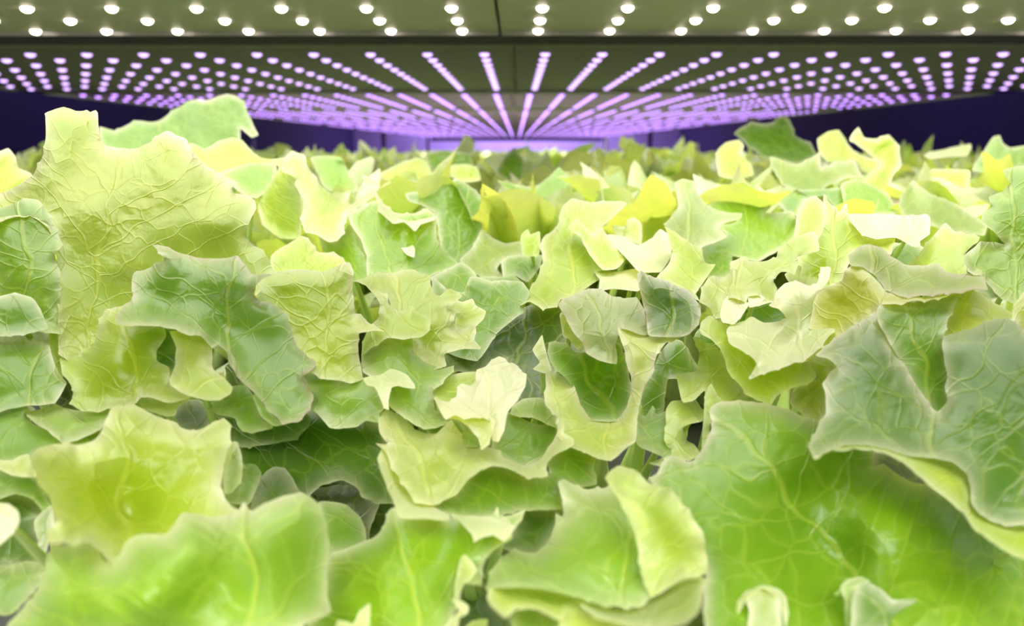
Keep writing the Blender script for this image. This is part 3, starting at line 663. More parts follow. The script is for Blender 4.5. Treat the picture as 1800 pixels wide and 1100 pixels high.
T('i','E','d',.5,[(1560,220),(1562,190),(1582,165),(1620,190),(1650,200),(1700,212),(1750,235),(1800,255),(1850,290),(1890,350),(1897,400),(1880,450),(1840,500),(1790,518),(1700,516),(1620,506),(1605,400),(1575,280)],
 [(1565,200,352),(1590,170,356),(1750,235,352),(1880,380,340),(1840,490,330),(1640,500,340),(1720,380,350)],.9,(1690,520,1740,230))
T('i','E','g',.0,[(1580,840),(1640,690),(1680,600),(1740,530),(1800,540),(1890,690),(1900,760),(1800,740),(1720,740),(1700,900),(1640,990),(1600,940)],[(1700,580,366),(1880,700,366),(1640,960,335),(1600,860,340)],.4)
T('i','E','g',.0,[(1540,960),(1560,900),(1600,930),(1640,875),(1660,920),(1730,900),(1750,860),(1810,860),(1860,840),(1900,900),(1830,1000),(1810,1100),(1780,1180),(1700,1240),(1680,1200),(1620,1180),(1690,1150),(1580,1100),(1560,1080)],
 [(1560,930,312),(1650,880,318),(1850,870,322),(1800,1080,300),(1700,1220,280),(1600,1090,292)],1.4)
T('i','E','y',.2,[(1008,585),(1035,540),(1060,505),(1072,560),(1085,610),(1110,690),(1090,710),(1060,705),(1010,685),(1045,650)],[(1015,580,362),(1060,510,370),(1060,700,348)])
T('i','E','y',.0,[(1165,380),(1190,410),(1230,490),(1275,550),(1280,580),(1240,580),(1200,530),(1170,510),(1150,400)],[(1165,390,352),(1270,570,344),(1180,510,346)])
# centre lettuce (j)
T('j','E','w',.0,[(490,845),(520,848),(570,855),(605,830),(612,780),(640,765),(680,775),(710,745),(712,690),(760,670),(800,635),(830,614),(860,625),(885,660),(900,650),(930,665),(950,700),(980,712),(965,790),(930,850),(880,910),(850,1010),(830,1070),(790,1060),(800,980),(740,940),(660,950),(600,935),(550,945),(520,910)],
 [(495,848,286),(610,820,296),(710,700,312),(830,618,322),(900,655,320),(975,715,314),(930,840,300),(550,940,276),(740,920,284),(820,1040,276),(800,780,302)],1.0,(800,1060,760,650))
T('j','E','y',.0,[(488,840),(490,800),(540,750),(590,715),(640,703),(708,700),(740,760),(690,860),(600,880),(520,850)],[(490,830,306),(600,715,324),(700,705,324),(640,860,304)])
T('j','E','y',.0,[(552,945),(600,930),(660,940),(720,920),(780,930),(812,960),(800,1020),(775,1090),(740,1110),(720,1050),(675,990),(620,950)],[(560,943,276),(700,925,276),(810,960,272),(750,1100,266)],1.3)
T('j','E','v',.0,[(890,920),(905,880),(960,843),(1050,836),(1110,870),(1132,930),(1140,1000),(1050,960),(1000,940),(940,940)],[(900,890,322),(1000,840,330),(1130,930,324),(1000,950,316)])
T('j','B','g',.0,[(790,150),(820,0),(850,-60),(940,-20),(1040,20),(1150,0),(1150,120),(1080,210),(1010,240),(950,245),(890,225),(850,200)],[(830,-20,314),(1100,0,322),(850,180,290),(1050,200,292)],.4)
T('j','E','p',.0,[(68,220),(110,215),(150,190),(200,175),(275,178),(310,160),(360,160),(420,185),(468,190),(475,240),(490,290),(520,298),(560,265),(580,262),(610,280),(638,300),(610,330),(560,360),(600,375),(600,410),(590,460),(620,480),(660,470),(700,448),(712,490),(705,530),(738,575),(730,585),(660,580),(600,590),(545,605),(555,670),(480,690),(380,600),(300,500),(240,290),(175,290),(130,245)],
 [(75,220,372),(200,178,390),(340,160,398),(465,195,390),(500,300,372),(630,300,380),(590,440,360),(705,455,366),(735,580,346),(550,600,346),(300,300,372),(450,500,354),(540,660,338)],1.1,(350,600,285,170))
T('j','E','y',.0,[(172,290),(240,285),(250,340),(290,378),(340,375),(375,354),(400,385),(450,405),(470,430),(465,480),(420,518),(370,522),(330,528),(250,524),(180,562),(105,612),(115,540),(140,470),(190,420),(202,400),(200,340)],
 [(180,292,362),(240,290,362),(375,358,356),(468,440,346),(400,520,330),(110,605,338),(200,430,350),(300,450,344)],1.0)
T('j','E','v',.0,[(105,612),(180,560),(250,523),(372,520),(380,590),(430,640),(500,670),(560,680),(597,664),(590,700),(530,760),(490,800),(490,850),(500,900),(560,960),(500,1000),(400,990),(300,920),(250,880),(220,820),(180,740),(115,700)],
 [(110,620,334),(370,525,334),(430,640,326),(595,668,330),(500,780,312),(300,800,308),(500,960,298),(150,700,322),(300,640,322)],1.0)
T('j','E','w',.0,[(112,735),(150,725),(200,718),(260,684),(300,692),(350,718),(384,765),(388,788),(340,784),(300,775),(265,785),(250,850),(250,897),(225,890),(190,810),(175,782),(130,765)],
 [(120,735,306),(270,690,316),(385,780,296),(240,890,284),(220,760,300)],.8)
T('j','E','v',.0,[(-175,900),(-140,910),(-95,960),(-60,995),(0,1000),(85,990),(130,960),(190,968),(205,920),(227,893),(185,790),(120,735),(60,740),(0,745),(-60,700),(-120,690),(-200,720),(-150,810),(-165,870)],
 [(-170,890,308),(-60,990,300),(80,985,296),(200,930,294),(120,745,314),(-100,700,318),(-20,850,304)],1.0)
T('j','E','b',.0,[(700,480),(780,450),(850,410),(950,360),(1000,350),(1160,360),(1200,480),(1300,570),(1300,650),(1100,720),(1060,860),(900,880),(860,640),(740,720),(540,680),(540,590),(700,580)],
 [(720,480,430),(950,370,445),(1180,400,440),(1100,700,400),(900,850,380),(560,650,385),(900,600,415)],.4,(900,880,960,370))
T('j','E','y',.0,[(560,360),(600,320),(640,330),(690,315),(710,350),(762,380),(750,420),(710,460),(660,480),(600,470),(600,400)],[(600,330,388),(690,320,392),(750,400,384),(620,470,374)])
T('j','E','g',.0,[(450,1000),(440,960),(560,940),(640,960),(740,1080),(720,1120),(600,1120),(480,1060)],[(450,960,300),(700,1060,292),(600,1110,290)],.4)
T('j','E','v',.0,[(640,1020),(700,1030),(740,1090),(700,1100),(650,1090)],[(640,1030,288),(730,1080,288),(660,1090,284)])
T('j','E','g',.0,[(480,200),(560,270),(640,280),(680,200),(800,220),(940,220),(990,270),(960,380),(820,500),(720,640),(560,600),(480,420)],[(500,220,430),(900,230,440),(700,600,400),(700,350,425)],.2)
# left centre lettuce with shaded wine blotches (k)
T('k','E','y',.1,[(-440,230),(-400,190),(-350,173),(-270,160),(-180,163),(-100,172),(-50,155),(0,130),(40,122),(68,170),(62,230),(60,300),(78,388),(110,402),(160,450),(232,485),(150,488),(92,500),(88,560),(96,640),(115,740),(60,760),(0,750),(-80,740),(-180,700),(-280,600),(-330,450),(-400,330)],
 [(-350,180,348),(-180,165,350),(30,125,352),(60,300,342),(225,485,336),(90,600,326),(0,740,318),(-150,680,318),(-300,450,334),(-100,400,336)],1.0,(-60,760,-120,160))
T('k','D','g',.7,[(798,30),(830,28),(880,40),(950,75),(1030,95),(1120,103),(1190,102),(1250,88),(1290,130),(1325,185),(1380,182),(1440,185),(1395,205),(1350,245),(1340,290),(1370,325),(1430,338),(1490,380),(1530,440),(1560,560),(1640,620),(1670,655),(1650,690),(1600,720),(1630,790),(1655,820),(1640,890),(1600,940),(1560,970),(1500,975),(1450,940),(1400,880),(1350,820),(1290,770),(1250,720),(1210,660),(1200,600),(1150,558),(1120,575),(1100,560),(1070,515),(990,505),(930,480),(870,462),(800,458),(700,460),(625,450),(605,410),(640,365),(680,330),(698,290),(692,230),(705,180),(740,170),(800,145),(862,108),(840,70)],
 [(800,30,352),(870,60,338),(1000,90,346),(1250,90,344),(1430,188,334),(1380,330,328),(1150,280,328),(1180,500,322),(870,350,322),(705,200,334),(690,320,322),(610,420,302),(750,455,296),(930,480,300),(1070,515,304),(1200,600,306),(1500,560,316),(1665,655,312),(1600,720,304),(1650,830,298),(1500,970,280),(1350,810,290),(1420,700,304),(950,250,328)],1.0,(1225,700,1230,100))
T('k','D','p',.2,[(895,490),(930,483),(990,505),(1070,515),(1110,560),(1125,620),(1120,680),(1180,730),(1225,780),(1215,815),(1160,850),(1100,852),(1000,830),(940,800),(900,770),(895,740),(922,660),(926,570)],
 [(900,492,298),(1070,520,302),(1120,660,294),(1220,790,282),(1100,850,274),(920,780,284),(1020,660,292)],1.0)
T('k','D','y',.1,[(312,625),(340,612),(430,622),(415,562),(450,580),(490,565),(515,500),(520,440),(545,390),(600,355),(655,355),(680,400),(700,440),(860,455),(875,510),(832,580),(825,640),(890,680),(900,770),(1010,835),(920,860),(860,860),(760,830),(700,880),(560,900),(430,912),(370,870),(385,800),(350,740),(325,690)],
 [(315,625,318),(430,600,324),(520,450,326),(640,356,326),(800,460,312),(830,610,312),(890,700,300),(1000,830,288),(700,870,294),(400,880,296),(600,650,300),(330,690,312)],1.0,(700,900,640,380))
T('k','D','d',.0,[(820,450),(930,470),(940,570),(930,680),(890,700),(800,680),(800,560)],[(850,460,330),(930,600,330),(850,680,322)],0)
T('k','D','v',.0,[(140,920),(170,905),(260,895),(290,868),(345,893),(430,905),(560,880),(720,860),(640,930),(560,980),(500,1020),(400,1065),(330,1075),(250,1010),(180,970)],
 [(145,920,290),(290,870,300),(560,880,298),(700,865,300),(400,1060,276),(350,960,284)],1.0)
T('k','D','y',.1,[(700,870),(720,800),(800,830),(900,855),(1010,835),(940,880),(925,930),(880,935),(800,910)],[(710,860,304),(900,850,300),(900,930,292)])
T('k','D','b',.0,[(890,950),(930,890),(990,848),(1050,848),(1100,880),(1110,970),(1060,1020),(980,1010)],[(920,900,330),(1080,870,332),(1000,1010,318)],.4)
T('k','D','v',.0,[(1080,880),(1180,830),(1225,775),(1290,770),(1340,830),(1380,950),(1437,990),(1380,1015),(1280,1018),(1240,950),(1210,938),(1160,930),(1110,910)],[(1100,890,308),(1250,780,308),(1430,990,292),(1280,1010,288),(1240,900,298)])
T('k','D','v',.0,[(1330,830),(1345,815),(1400,880),(1450,940),(1500,978),(1440,985),(1380,940)],[(1340,830,288),(1490,975,284),(1400,940,286)])
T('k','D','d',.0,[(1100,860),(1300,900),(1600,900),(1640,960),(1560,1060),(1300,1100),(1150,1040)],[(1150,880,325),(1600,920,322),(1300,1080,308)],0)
# far left lettuce (l)
T('l','D','g',.0,[(-80,545),(60,537),(185,538),(262,560),(278,640),(320,720),(350,760),(290,865),(140,880),(50,895),(-80,930)],[(-60,550,314),(180,540,320),(330,750,310),(140,870,296),(0,900,292),(120,700,306)],.8,(120,950,190,540))
T('l','D','q',.0,[(-80,420),(30,395),(110,385),(190,400),(240,440),(265,500),(270,560),(185,560),(60,560),(-80,565)],[(-60,420,338),(110,388,344),(250,480,338),(100,555,326)])
T('l','D','y',.0,[(250,440),(290,460),(310,530),(320,600),(420,600),(430,640),(340,700),(325,740),(290,680),(275,620),(262,540)],[(260,450,332),(310,560,330),(410,620,330),(320,730,318)])
T('l','D','g',.0,[(-80,945),(50,885),(135,870),(125,935),(180,975),(300,1020),(500,1000),(570,960),(600,1000),(470,1100),(350,1110),(200,1130),(150,1170),(0,1190),(-80,1195)],[(-60,940,286),(130,880,292),(550,970,290),(400,1090,272),(0,1180,262),(200,1040,276)],.8)
T('l','D','k',.0,[(250,700),(450,740),(440,900),(300,920),(240,860)],[(260,720,340),(440,760,340),(300,900,330)],0)
T('l','A','d',.0,[(300,180),(380,110),(470,60),(560,0),(620,100),(560,200),(400,220)],[(320,180,275),(560,20,282),(450,200,270)],0)
T('l','G','p',.05,[(217,110),(250,95),(275,85),(310,75),(340,85),(365,95),(400,95),(420,90),(437,102),(462,93),(472,105),(474,160),(487,220),(512,262),(560,272),(620,280),(680,270),(730,240),(765,210),(800,192),(850,210),(895,225),(915,270),(950,320),(1000,365),(1060,400),(1110,435),(1165,443),(1122,452),(1132,490),(1190,500),(1230,525),(1238,570),(1210,620),(1190,700),(1220,740),(1280,780),(1310,830),(1320,890),(1250,980),(1000,1120),(700,1250),(480,1310),(380,1330),(285,1270),(280,1000),(260,700),(150,600),(-60,640),(-60,525),(0,500),(80,460),(150,410),(190,340),(215,270),(222,200)],
 [(220,110,400),(400,95,404),(470,110,412),(540,272,400),(650,275,404),(800,195,412),(1000,370,400),(1160,443,404),(1235,560,396),(1310,850,384),(600,500,380),(350,400,380),(210,300,384),(100,450,378),(0,505,384),(-40,620,352),(300,700,362),(600,900,362),(1000,800,374),(400,1280,334),(900,1150,350)],1.1,(400,1300,560,330))
T('l','G','v',.0,[(-60,600),(60,545),(130,522),(190,530),(240,590),(300,740),(268,790),(290,880),(292,1000),(300,1170),(230,1170),(100,1150),(-60,1180)],
 [(-50,600,354),(140,525,360),(295,740,352),(285,1000,342),(100,900,336),(0,1150,328),(240,1150,334)],1.0,(150,1250,90,520))
T('l','G','g',.0,[(-60,1010),(0,990),(80,975),(150,995),(200,1060),(225,1150),(100,1180),(-60,1180)],[(0,990,322),(190,1050,326),(60,1170,314)],.6)
T('o','G','y',.0,[(-60,290),(0,290),(40,278),(75,320),(90,370),(150,400),(170,480),(60,560),(-60,560)],[(0,290,600),(130,400,600),(0,540,560)])
T('o','G','g',.1,[(478,178),(560,190),(640,150),(760,145),(830,100),(890,60),(950,38),(1000,45),(1060,22),(1110,15),(1170,40),(1200,110),(1248,212),(1220,225),(1190,205),(1160,185),(1160,250),(1100,330),(960,380),(700,380),(520,320)],
 [(480,180,900),(760,145,930),(1050,25,960),(1245,210,900),(700,370,860),(1000,250,900)])
T('o','G','p',.0,[(900,260),(930,250),(990,280),(1060,240),(1120,225),(1170,240),(1240,310),(1330,340),(1300,450),(1200,470),(1060,420),(960,340)],[(930,255,700),(1150,230,740),(1250,440,660)])
T('o','G','v',.0,[(1060,400),(1200,350),(1330,350),(1330,450),(1240,520),(1180,500)],[(1100,400,640),(1320,380,650),(1230,500,620)])
# middle left lettuces (p)
T('p','H','p',.1,[(-60,210),(0,200),(40,170),(80,180),(120,260),(160,320),(200,350),(260,390),(300,410),(360,370),(395,350),(368,310),(352,278),(380,290),(410,330),(412,370),(300,440),(272,500),(272,530),(240,575),(200,582),(140,545),(90,530),(75,470),(90,400),(60,350),(50,300)],
 [(45,175,600),(120,260,590),(300,410,570),(405,340,580),(300,430,556),(220,578,510),(100,520,520),(150,420,544)],1.3,(200,620,80,180))
T('p','H','y',.0,[(-120,400),(-60,300),(0,200),(45,172),(70,270),(75,400),(70,560),(-20,560),(-100,500)],[(40,180,620),(-60,300,620),(0,540,570)])
T('p','H','v',.1,[(290,450),(340,425),(412,395),(430,390),(480,430),(510,450),(560,450),(620,440),(645,430),(680,455),(688,500),(692,560),(740,640),(792,682),(740,700),(660,735),(560,720),(480,730),(378,740),(370,640),(340,560),(300,500)],
 [(300,450,540),(420,400,545),(640,435,550),(690,560,525),(785,682,520),(500,700,490),(380,700,490),(500,560,510)],.8,(480,760,420,400))
T('p','H','w',.1,[(412,350),(440,395),(480,440),(560,460),(640,430),(682,455),(678,480),(615,500),(590,530),(540,490),(490,495),(425,440)],[(415,355,566),(480,440,552),(660,445,560),(590,525,500),(440,440,520)],.5)
T('p','H','w',0,[(520,590),(560,570),(590,610),(585,648),(550,635)],[(530,590,505),(590,640,495),(560,580,507)])
T('p','H','g',.6,[(545,360),(620,350),(680,345),(720,305),(770,298),(820,310),(870,350),(902,400),(895,460),(890,540),(870,600),(800,700),(720,650),(690,500),(680,450),(640,420),(560,395)],
 [(560,365,640),(770,300,650),(900,400,640),(880,560,610),(730,620,590)],.7,(760,680,830,320))
T('p','H','q',.2,[(890,525),(940,560),(1000,585),(1072,575),(1080,640),(1000,650),(962,700),(990,735),(965,748),(900,742),(840,715),(790,660),(850,600)],[(890,530,590),(1070,580,590),(960,740,530),(830,680,545)],1.0)
T('p','H','y',.1,[(-60,640),(0,600),(80,552),(110,560),(150,620),(230,630),(290,680),(280,760),(100,780),(-60,760)],[(0,600,480),(100,560,500),(280,690,480),(100,770,450)])
T('p','H','v',.0,[(150,540),(230,580),(300,500),(380,640),(400,740),(300,760),(200,700)],[(200,570,540),(320,520,540),(300,740,490)])
T('p','H','g',.0,[(660,740),(740,700),(800,670),(860,720),(900,800),(850,860),(780,840),(700,800)],[(700,720,470),(850,720,480),(800,840,440)])
T('q','H','y',.0,[(390,300),(450,260),(540,215),(600,198),(640,215),(680,290),(670,340),(560,350),(420,350)],[(400,300,900),(600,200,940),(650,330,880)])
T('q','H','v',.0,[(120,200),(200,190),(260,200),(300,280),(330,340),(260,370),(180,330)],[(130,210,860),(300,280,860),(200,330,820)])
T('q','H','y',.2,[(425,350),(450,320),(520,288),(545,310),(540,400),(460,410)],[(440,340,760),(530,300,770),(500,400,740)])
T('q','H','y',.0,[(745,235),(800,228),(870,240),(885,300),(800,310),(750,280)],[(750,240,900),(870,250,900),(800,300,880)])
T('q','H','v',.1,[(960,300),(1050,320),(1130,330),(1200,280),(1242,240),(1280,280),(1330,360),(1262,420),(1250,480),(1160,565),(1100,510),(1060,400)],[(970,305,820),(1240,245,860),(1320,360,820),(1160,550,760),(1130,340,800)],.8,(1150,580,1140,320))
T('q','H','g',.1,[(955,260),(990,190),(1040,155),(1075,200),(1085,260),(1060,310),(980,290)],[(960,260,1200),(1040,160,1220),(1060,300,1180)])
T('q','H','g',.1,[(640,180),(720,165),(830,180),(850,230),(740,240),(700,270),(650,240)],[(650,190,1100),(830,190,1100),(700,260,1080)])
T('r','H','p',.0,[(1160,570),(1230,510),(1255,420),(1300,382),(1380,400),(1450,393),(1547,405),(1490,465),(1425,520),(1440,600),(1530,640),(1500,700),(1400,715),(1425,745),(1300,830),(1250,838),(1230,870),(1170,885),(1110,850),(1060,862),(1100,800),(1130,760),(1165,680)],
 [(1165,570,520),(1260,420,550),(1400,398,560),(1540,408,560),(1440,600,500),(1500,690,480),(1300,830,440),(1170,880,415),(1070,858,430),(1170,680,480),(1280,560,510)],1.1,(1280,860,1330,390))
T('r','H','y',.0,[(1284,515),(1320,473),(1350,500),(1400,545),(1430,510),(1490,590),(1535,660),(1500,700),(1440,705),(1380,640),(1340,560)],[(1290,515,500),(1330,480,505),(1530,660,480),(1440,700,466)])
T('r','H','y',.0,[(1068,548),(1100,520),(1112,545),(1152,533),(1158,600),(1148,640),(1080,640)],[(1075,550,525),(1150,540,525),(1110,635,505)])
T('r','H','g',.0,[(980,670),(1010,645),(1080,640),(1165,640),(1150,700),(1100,760),(1040,730),(990,745)],[(990,660,540),(1150,650,540),(1090,750,520)])
T('r','H','g',.0,[(850,740),(1000,735),(1040,730),(1095,790),(1062,850),(1000,885),(900,940),(860,960),(860,880),(830,800)],[(860,745,500),(1080,790,490),(880,940,450),(980,820,480)],.6)
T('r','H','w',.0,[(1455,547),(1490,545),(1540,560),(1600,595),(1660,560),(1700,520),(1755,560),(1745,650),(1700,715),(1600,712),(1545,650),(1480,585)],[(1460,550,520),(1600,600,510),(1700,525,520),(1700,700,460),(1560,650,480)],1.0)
T('r','H','y',.0,[(1485,505),(1540,510),(1550,480),(1580,468),(1615,500),(1612,590),(1560,570),(1500,545)],[(1490,510,560),(1590,475,565),(1590,580,540)])
T('r','H','w',.0,[(1400,712),(1440,708),(1520,712),(1600,700),(1640,760),(1600,800),(1480,790),(1420,800),(1425,748)],[(1405,714,470),(1600,710,475),(1600,790,420),(1440,790,425)],.8)
# middle right lettuces (s, t)
T('s','R','q',.1,[(95,370),(130,350),(180,360),(190,400),(240,470),(300,500),(405,512),(395,535),(330,555),(300,570),(333,618),(290,640),(220,668),(200,720),(130,680),(60,580),(45,560),(110,480)],[(100,370,620),(180,365,620),(400,515,590),(330,620,545),(210,700,510),(80,570,540),(200,540,570)],1.2,(180,720,130,350))
T('s','R','y',.0,[(48,572),(90,590),(140,630),(212,672),(238,742),(285,743),(245,800),(205,860),(190,880),(210,915),(100,860),(10,810),(60,750),(82,680)],[(55,575,470),(210,680,470),(280,745,465),(200,860,420),(40,800,430)],1.1)
T('s','R','v',.0,[(240,480),(350,440),(560,400),(572,430),(500,512),(620,500),(670,560),(640,640),(560,690),(480,730),(420,720),(360,710),(360,790),(300,808),(240,800),(215,720),(215,650),(330,610),(300,570),(380,545)],[(250,490,640),(560,410,660),(660,560,640),(480,720,580),(250,780,560)],.6,(400,800,420,440))
T('s','R','w',.3,[(180,328),(240,365),(350,380),(413,364),(400,388),(340,420),(240,468),(200,430),(190,380)],[(185,332,720),(410,368,730),(240,465,660)],.8)
T('s','R','w',.0,[(-60,480),(0,400),(50,395),(95,420),(100,500),(40,530),(-60,525)],[(-50,480,640),(60,400,660),(40,525,610)],1.0)
T('t','R','q',.4,[(530,250),(600,270),(660,280),(700,265),(762,228),(768,300),(800,290),(840,270),(930,275),(945,310),(972,352),(900,345),(800,382),(770,410),(700,430),(660,405),(600,382),(560,340)],[(540,255,800),(760,235,830),(930,280,820),(965,350,770),(700,420,700),(580,350,730)],1.0)
T('t','R','y',.2,[(285,230),(330,185),(390,173),(412,200),(400,240),(445,280),(455,335),(380,355),(300,335)],[(290,230,960),(400,180,980),(430,340,920)])
T('t','R','y',.4,[(750,170),(800,135),(850,128),(885,180),(930,230),(1045,280),(1030,310),(990,330),(950,310),(930,270),(800,270),(760,230)],[(760,170,930),(860,135,950),(1030,290,900),(800,260,900)])
T('t','R','d',.0,[(370,140),(450,90),(540,100),(570,65),(595,55),(625,80),(650,150),(720,190),(745,245),(650,280),(520,260),(440,210)],[(380,140,1100),(590,60,1140),(740,240,1080),(500,250,1060)])
T('t','R','g',.0,[(1465,310),(1500,250),(1535,195),(1560,160),(1590,152),(1610,190),(1640,208),(1700,200),(1800,190),(1800,320),(1640,300),(1560,330)],[(1475,310,950),(1590,160,980),(1780,200,980),(1600,310,930)])
T('t','R','o',.0,[(1238,340),(1290,305),(1370,310),(1452,314),(1440,400),(1340,432),(1250,385)],[(1245,340,820),(1440,320,830),(1340,425,790)])
T('t','R','y',.0,[(900,170),(940,113),(970,160),(1030,165),(1080,148),(1125,200),(1135,280),(1100,340),(1065,460),(1000,490),(950,400),(970,350),(1040,280)],[(910,170,860),(940,120,870),(1080,155,870),(1100,300,840),(1000,480,780)],1.0,(1010,500,1040,160))
T('t','R','q',.1,[(1130,440),(1190,358),(1240,400),(1300,430),(1400,470),(1500,538),(1527,560),(1520,612),(1400,600),(1280,570),(1200,540),(1140,520)],[(1140,440,640),(1200,365,650),(1520,570,600),(1300,560,580),(1160,510,580)],1.0)
T('t','R','w',.1,[(1240,240),(1330,215),(1455,190),(1460,210),(1440,245),(1340,250),(1270,262)],[(1250,240,1050),(1450,195,1060),(1340,250,1020)])
T('t','R','g',.0,[(570,440),(660,400),(760,400),(860,400),(900,480),(870,520),(780,430),(690,450),(650,520),(600,500)],[(580,440,690),(880,420,690),(640,510,660)],.4)
T('t','R','v',.0,[(860,380),(930,350),(1000,380),(1080,430),(1120,510),(1000,515),(890,512)],[(880,380,700),(1080,430,690),(950,510,650)],.6)
PLANT_LABEL = dict(
 a='blurred front left lettuce, large crumpled leaf with white margins over a broad second leaf',
 b='front centre lettuce, white-topped bowl shaped leaf over a blistered veined leaf',
 c='front lettuce right of centre with a thin grey-white rolled flap at the frame bottom',
 d='front right lettuce, wide flat bright green leaf with a diagonal midrib',
 e='tall dark bluish green lettuce at the right with a rolled yellow-white front margin',
 f='lettuce behind the tall dark one, with a lilac-tipped upper leaf and yellow undersides',
 g='pale lettuce with a white-rimmed cup leaf, left of the tall dark lettuce',
 h='pale lettuce with two sharp upright spikes and a white flap pointing right',
 i='centre right lettuce, grey-green curling leaf above an upright dark green hollow',
 j='bright centre lettuce of ruffled pale lobes left of the dark central hollow',
 k='left centre lettuce with a wine-blotched dark leaf above a drooping pale lobe',
 l='tallest lettuce at the left edge, its translucent leaf reaching up to the violet lights',
 m='low dark green lettuce leaves in the shaded gap left of the front centre lettuce',
 n='vivid green lettuce cut by the right frame edge beside the yellow leaf',
 o='blurred lettuce behind the tallest left leaf, its green tips against the violet diodes',
 p='middle lettuce left of centre with a white folded crest and an arched green leaf',
 q='soft yellow-green lettuce at the centre, broad funnel shaped leaf pointing down',
 r='middle lettuce at the centre right with white jagged tips and a yellow forked lobe',
 s='middle lettuce right of centre, pale pointed leaf over deep green shade',
 t='soft lettuce at the upper right, grey-lilac hammock leaf among yellow leaves')
KEYS = sorted(set(h[0] for h in HERO))
geo = {k: [] for k in KEYS}
for i, (pl, tile, col, wine, lip, ol, ct, ax) in enumerate(HERO):
    co, tris, lc, rim, cen = blade_geo(tile, ol, ct, lip, ax, 3.7 * i + 1)
    geo[pl].append((i, co, tris, lc, rim, cen, col, wine))
HERO_CROWNS = []
rh = random.Random(3)
for k in KEYS:
    cs = np.array([unproj(g[5][0], g[5][1], g[5][2] / 1000) for g in geo[k]])
    cx, cy = cs[:, 0].mean(), max(cs[:, 1].mean() + 0.035, 0.17)
    HERO_CROWNS.append((cx, cy))
    t = empty('lettuce_plant', (cx, cy, BZ)); tag(t, PLANT_LABEL[k], 'lettuce')
    base = np.array([cx, cy, BZ])
    for (i, co, tris, lc, rim, cen, col, wine) in geo[k]:
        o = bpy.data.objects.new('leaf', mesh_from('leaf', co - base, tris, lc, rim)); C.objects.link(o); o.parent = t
        c = np.array(COL[col]) * rh.uniform(0.95, 1.04)
        o.color = (*np.minimum(c, 1), 1 - wine)
        # the rib that carries the blade down to the crown of the plant
        p0 = unproj(cen[0], cen[1] , (cen[2] + 5) / 1000) - base
        a0 = rh.uniform(0, 6.28); p2 = np.array([0.012 * math.cos(a0), 0.012 * math.sin(a0), 0.0])
        if p0[2] < 0.02 or (HERO[i][1] == 'D' and HERO[i][5][0][0] in (1080, 1330, 1100)): continue
        p1 = np.array([p0[0] * 0.8, p0[1] + 0.04, p0[2] * 0.65])
        vv = []; ff = []; n = 9; sg = 6
        for j in range(n):
            tt = j / (n - 1); c_ = (1 - tt) ** 2 * p0 + 2 * tt * (1 - tt) * p1 + tt * tt * p2
            w_ = 0.0012 + 0.0065 * tt ** 1.4; th_ = 0.0008 + 0.003 * tt
            dr = 2 * (1 - tt) * (p1 - p0) + 2 * tt * (p2 - p1); dr /= np.linalg.norm(dr) + 1e-9
            s1 = np.cross(dr, np.array([0, 1.0, 0.05])); s1 /= np.linalg.norm(s1) + 1e-9; s2 = np.cross(s1, dr)
            for q_ in range(sg):
                an = 2 * PI * q_ / sg; vv.append(c_ + s1 * w_ * math.cos(an) + s2 * th_ * math.sin(an))
        for j in range(n - 1):
            for q_ in range(sg):
                a_, b_ = j * sg + q_, j * sg + (q_ + 1) % sg; ff.append((a_, b_, b_ + sg, a_ + sg))
        link('leaf_rib', vv, ff, M_stem, o)
    # small heart leaves close to the crown
    for az2, tilt, s2, f in rosette_spec(rh, 6):
        o = bpy.data.objects.new('heart_leaf', rh.choice(LEAF_MESHES)); C.objects.link(o); o.parent = t
        o.rotation_euler = (0, tilt, az2); o.scale = (0.5 * s2,) * 3
        o.color = leaf_colour(rh)
# lower lettuces standing between them, under the front canopy
rg = random.Random(11)
yy = 0.24; row = 0
while yy < 0.70:
    for i in range(-5, 6):
        x = i * 0.125 + (0.0625 if row % 2 else 0) + rg.uniform(-.012, .012); y = yy + rg.uniform(-.012, .012)
        if abs(x) > 0.72 * y + 0.24 or any((x - a) ** 2 + (y - b) ** 2 < 0.055 ** 2 for a, b in HERO_CROWNS): continue
        hgt = 0.095 if y < 0.42 else (0.125 if y < 0.55 else 0.16)
        if abs(x) > 0.72 * y + 0.15: hgt = 0.18
        t = empty('lettuce_plant', (x, y, BZ), rg.uniform(0, 6.28))
        side = 'left' if x < -0.12 else ('right' if x > 0.12 else 'centre')
        tag(t, f'low green lettuce in shade under the front leaves, {side} of the bed', 'lettuce', f'low shaded lettuces, {side}')
        for az2, tilt, s2, f in rosette_spec(rg, 14):
            o = bpy.data.objects.new('leaf', rg.choice(LEAF_MESHES)); C.objects.link(o); o.parent = t
            o.rotation_euler = (0, tilt, az2); o.scale = (hgt / 0.17 * s2,) * 3
            o.color = (*(np.array(COL[rg.choice('gvdg')])), 1)
    yy += 0.115; row += 1
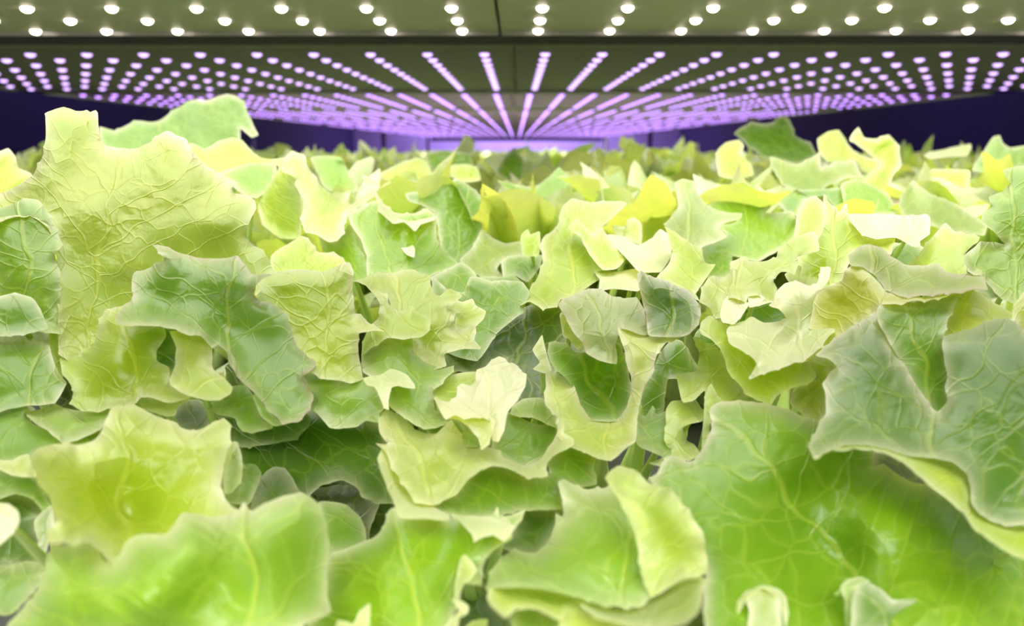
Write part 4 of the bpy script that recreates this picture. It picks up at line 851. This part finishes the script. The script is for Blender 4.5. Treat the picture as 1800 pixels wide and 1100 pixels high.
# ------------------------------------------------------------------ field of lettuces
SP = 0.165
rf = random.Random(5)
field = []
row = 0
y = 0.72
while y < 12.4:
    nx = 8
    for i in range(-nx, nx + 1):
        x = i * SP + (SP / 2 if row % 2 else 0) + rf.uniform(-.02, .02)
        yy = y + rf.uniform(-.02, .02)
        if abs(x) > 1.36: continue
        if abs(x - 0) > 0.74 * yy + 0.22: continue
        field.append((x, yy, rf.random()))
    y += SP * 0.92; row += 1
field.sort(key=lambda p: p[1])
blocked = [h[:2] for h in HERO_CROWNS] if 'HERO_CROWNS' in globals() else []
n_ind = 0; low = []
for (x, y, q) in field:
    if any((x - a) ** 2 + (y - b) ** 2 < 0.1 ** 2 for a, b in blocked): continue
    sc = 1.42 + rf.uniform(-.2, .14)
    if y > 1.3: sc += 0.02 + 0.22 * rf.random()
    if y > 2.4: sc *= 0.90 if y < 4 else 0.80
    if n_ind < 262:
        n_ind += 1
        az = rf.uniform(0, 6.28)
        px = 900 + F * x / y + 8
        third = 'left' if px < 600 else ('middle' if px < 1200 else 'right')
        if y < 1.25:
            t = empty('lettuce_plant', (x, y, BZ), az)
            col = leaf_colour(rf)
            for az2, tilt, s2, f in rosette_spec(rf, 20):
                o = bpy.data.objects.new('leaf', rf.choice(LEAF_MESHES)); C.objects.link(o); o.parent = t
                o.rotation_euler = (0, tilt, az2); o.scale = (sc * s2,) * 3
                o.color = leaf_colour(rf) if rf.random() < .5 else col
        else:
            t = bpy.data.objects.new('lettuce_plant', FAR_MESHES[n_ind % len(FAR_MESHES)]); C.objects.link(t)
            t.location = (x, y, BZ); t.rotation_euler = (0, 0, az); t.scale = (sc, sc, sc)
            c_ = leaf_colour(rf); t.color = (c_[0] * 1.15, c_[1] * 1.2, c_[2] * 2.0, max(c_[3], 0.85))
        FIELD_TAG(t, x, y, third)
    else:
        low.append((x, y, sc, rf.uniform(0, 6.28)))
cs = []; qs = []; ls = []; rs = []; o_ = 0
for i, (x, y, sc, az) in enumerate(low):
    co, q, lc, rim = LOW[i % len(LOW)]
    cs.append(place(co, az, 0, sc, (x, y, BZ))); qs.append(q + o_); ls.append(lc); rs.append(rim); o_ += len(co)
if cs:
    me = mesh_from('distant_lettuces', np.concatenate(cs), np.concatenate(qs), np.concatenate(ls), np.concatenate(rs))
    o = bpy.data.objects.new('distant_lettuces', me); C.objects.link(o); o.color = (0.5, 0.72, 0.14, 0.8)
    tag(o, 'distant green rows of lettuces reaching to the far end of the bed', 'lettuces', kind='stuff')
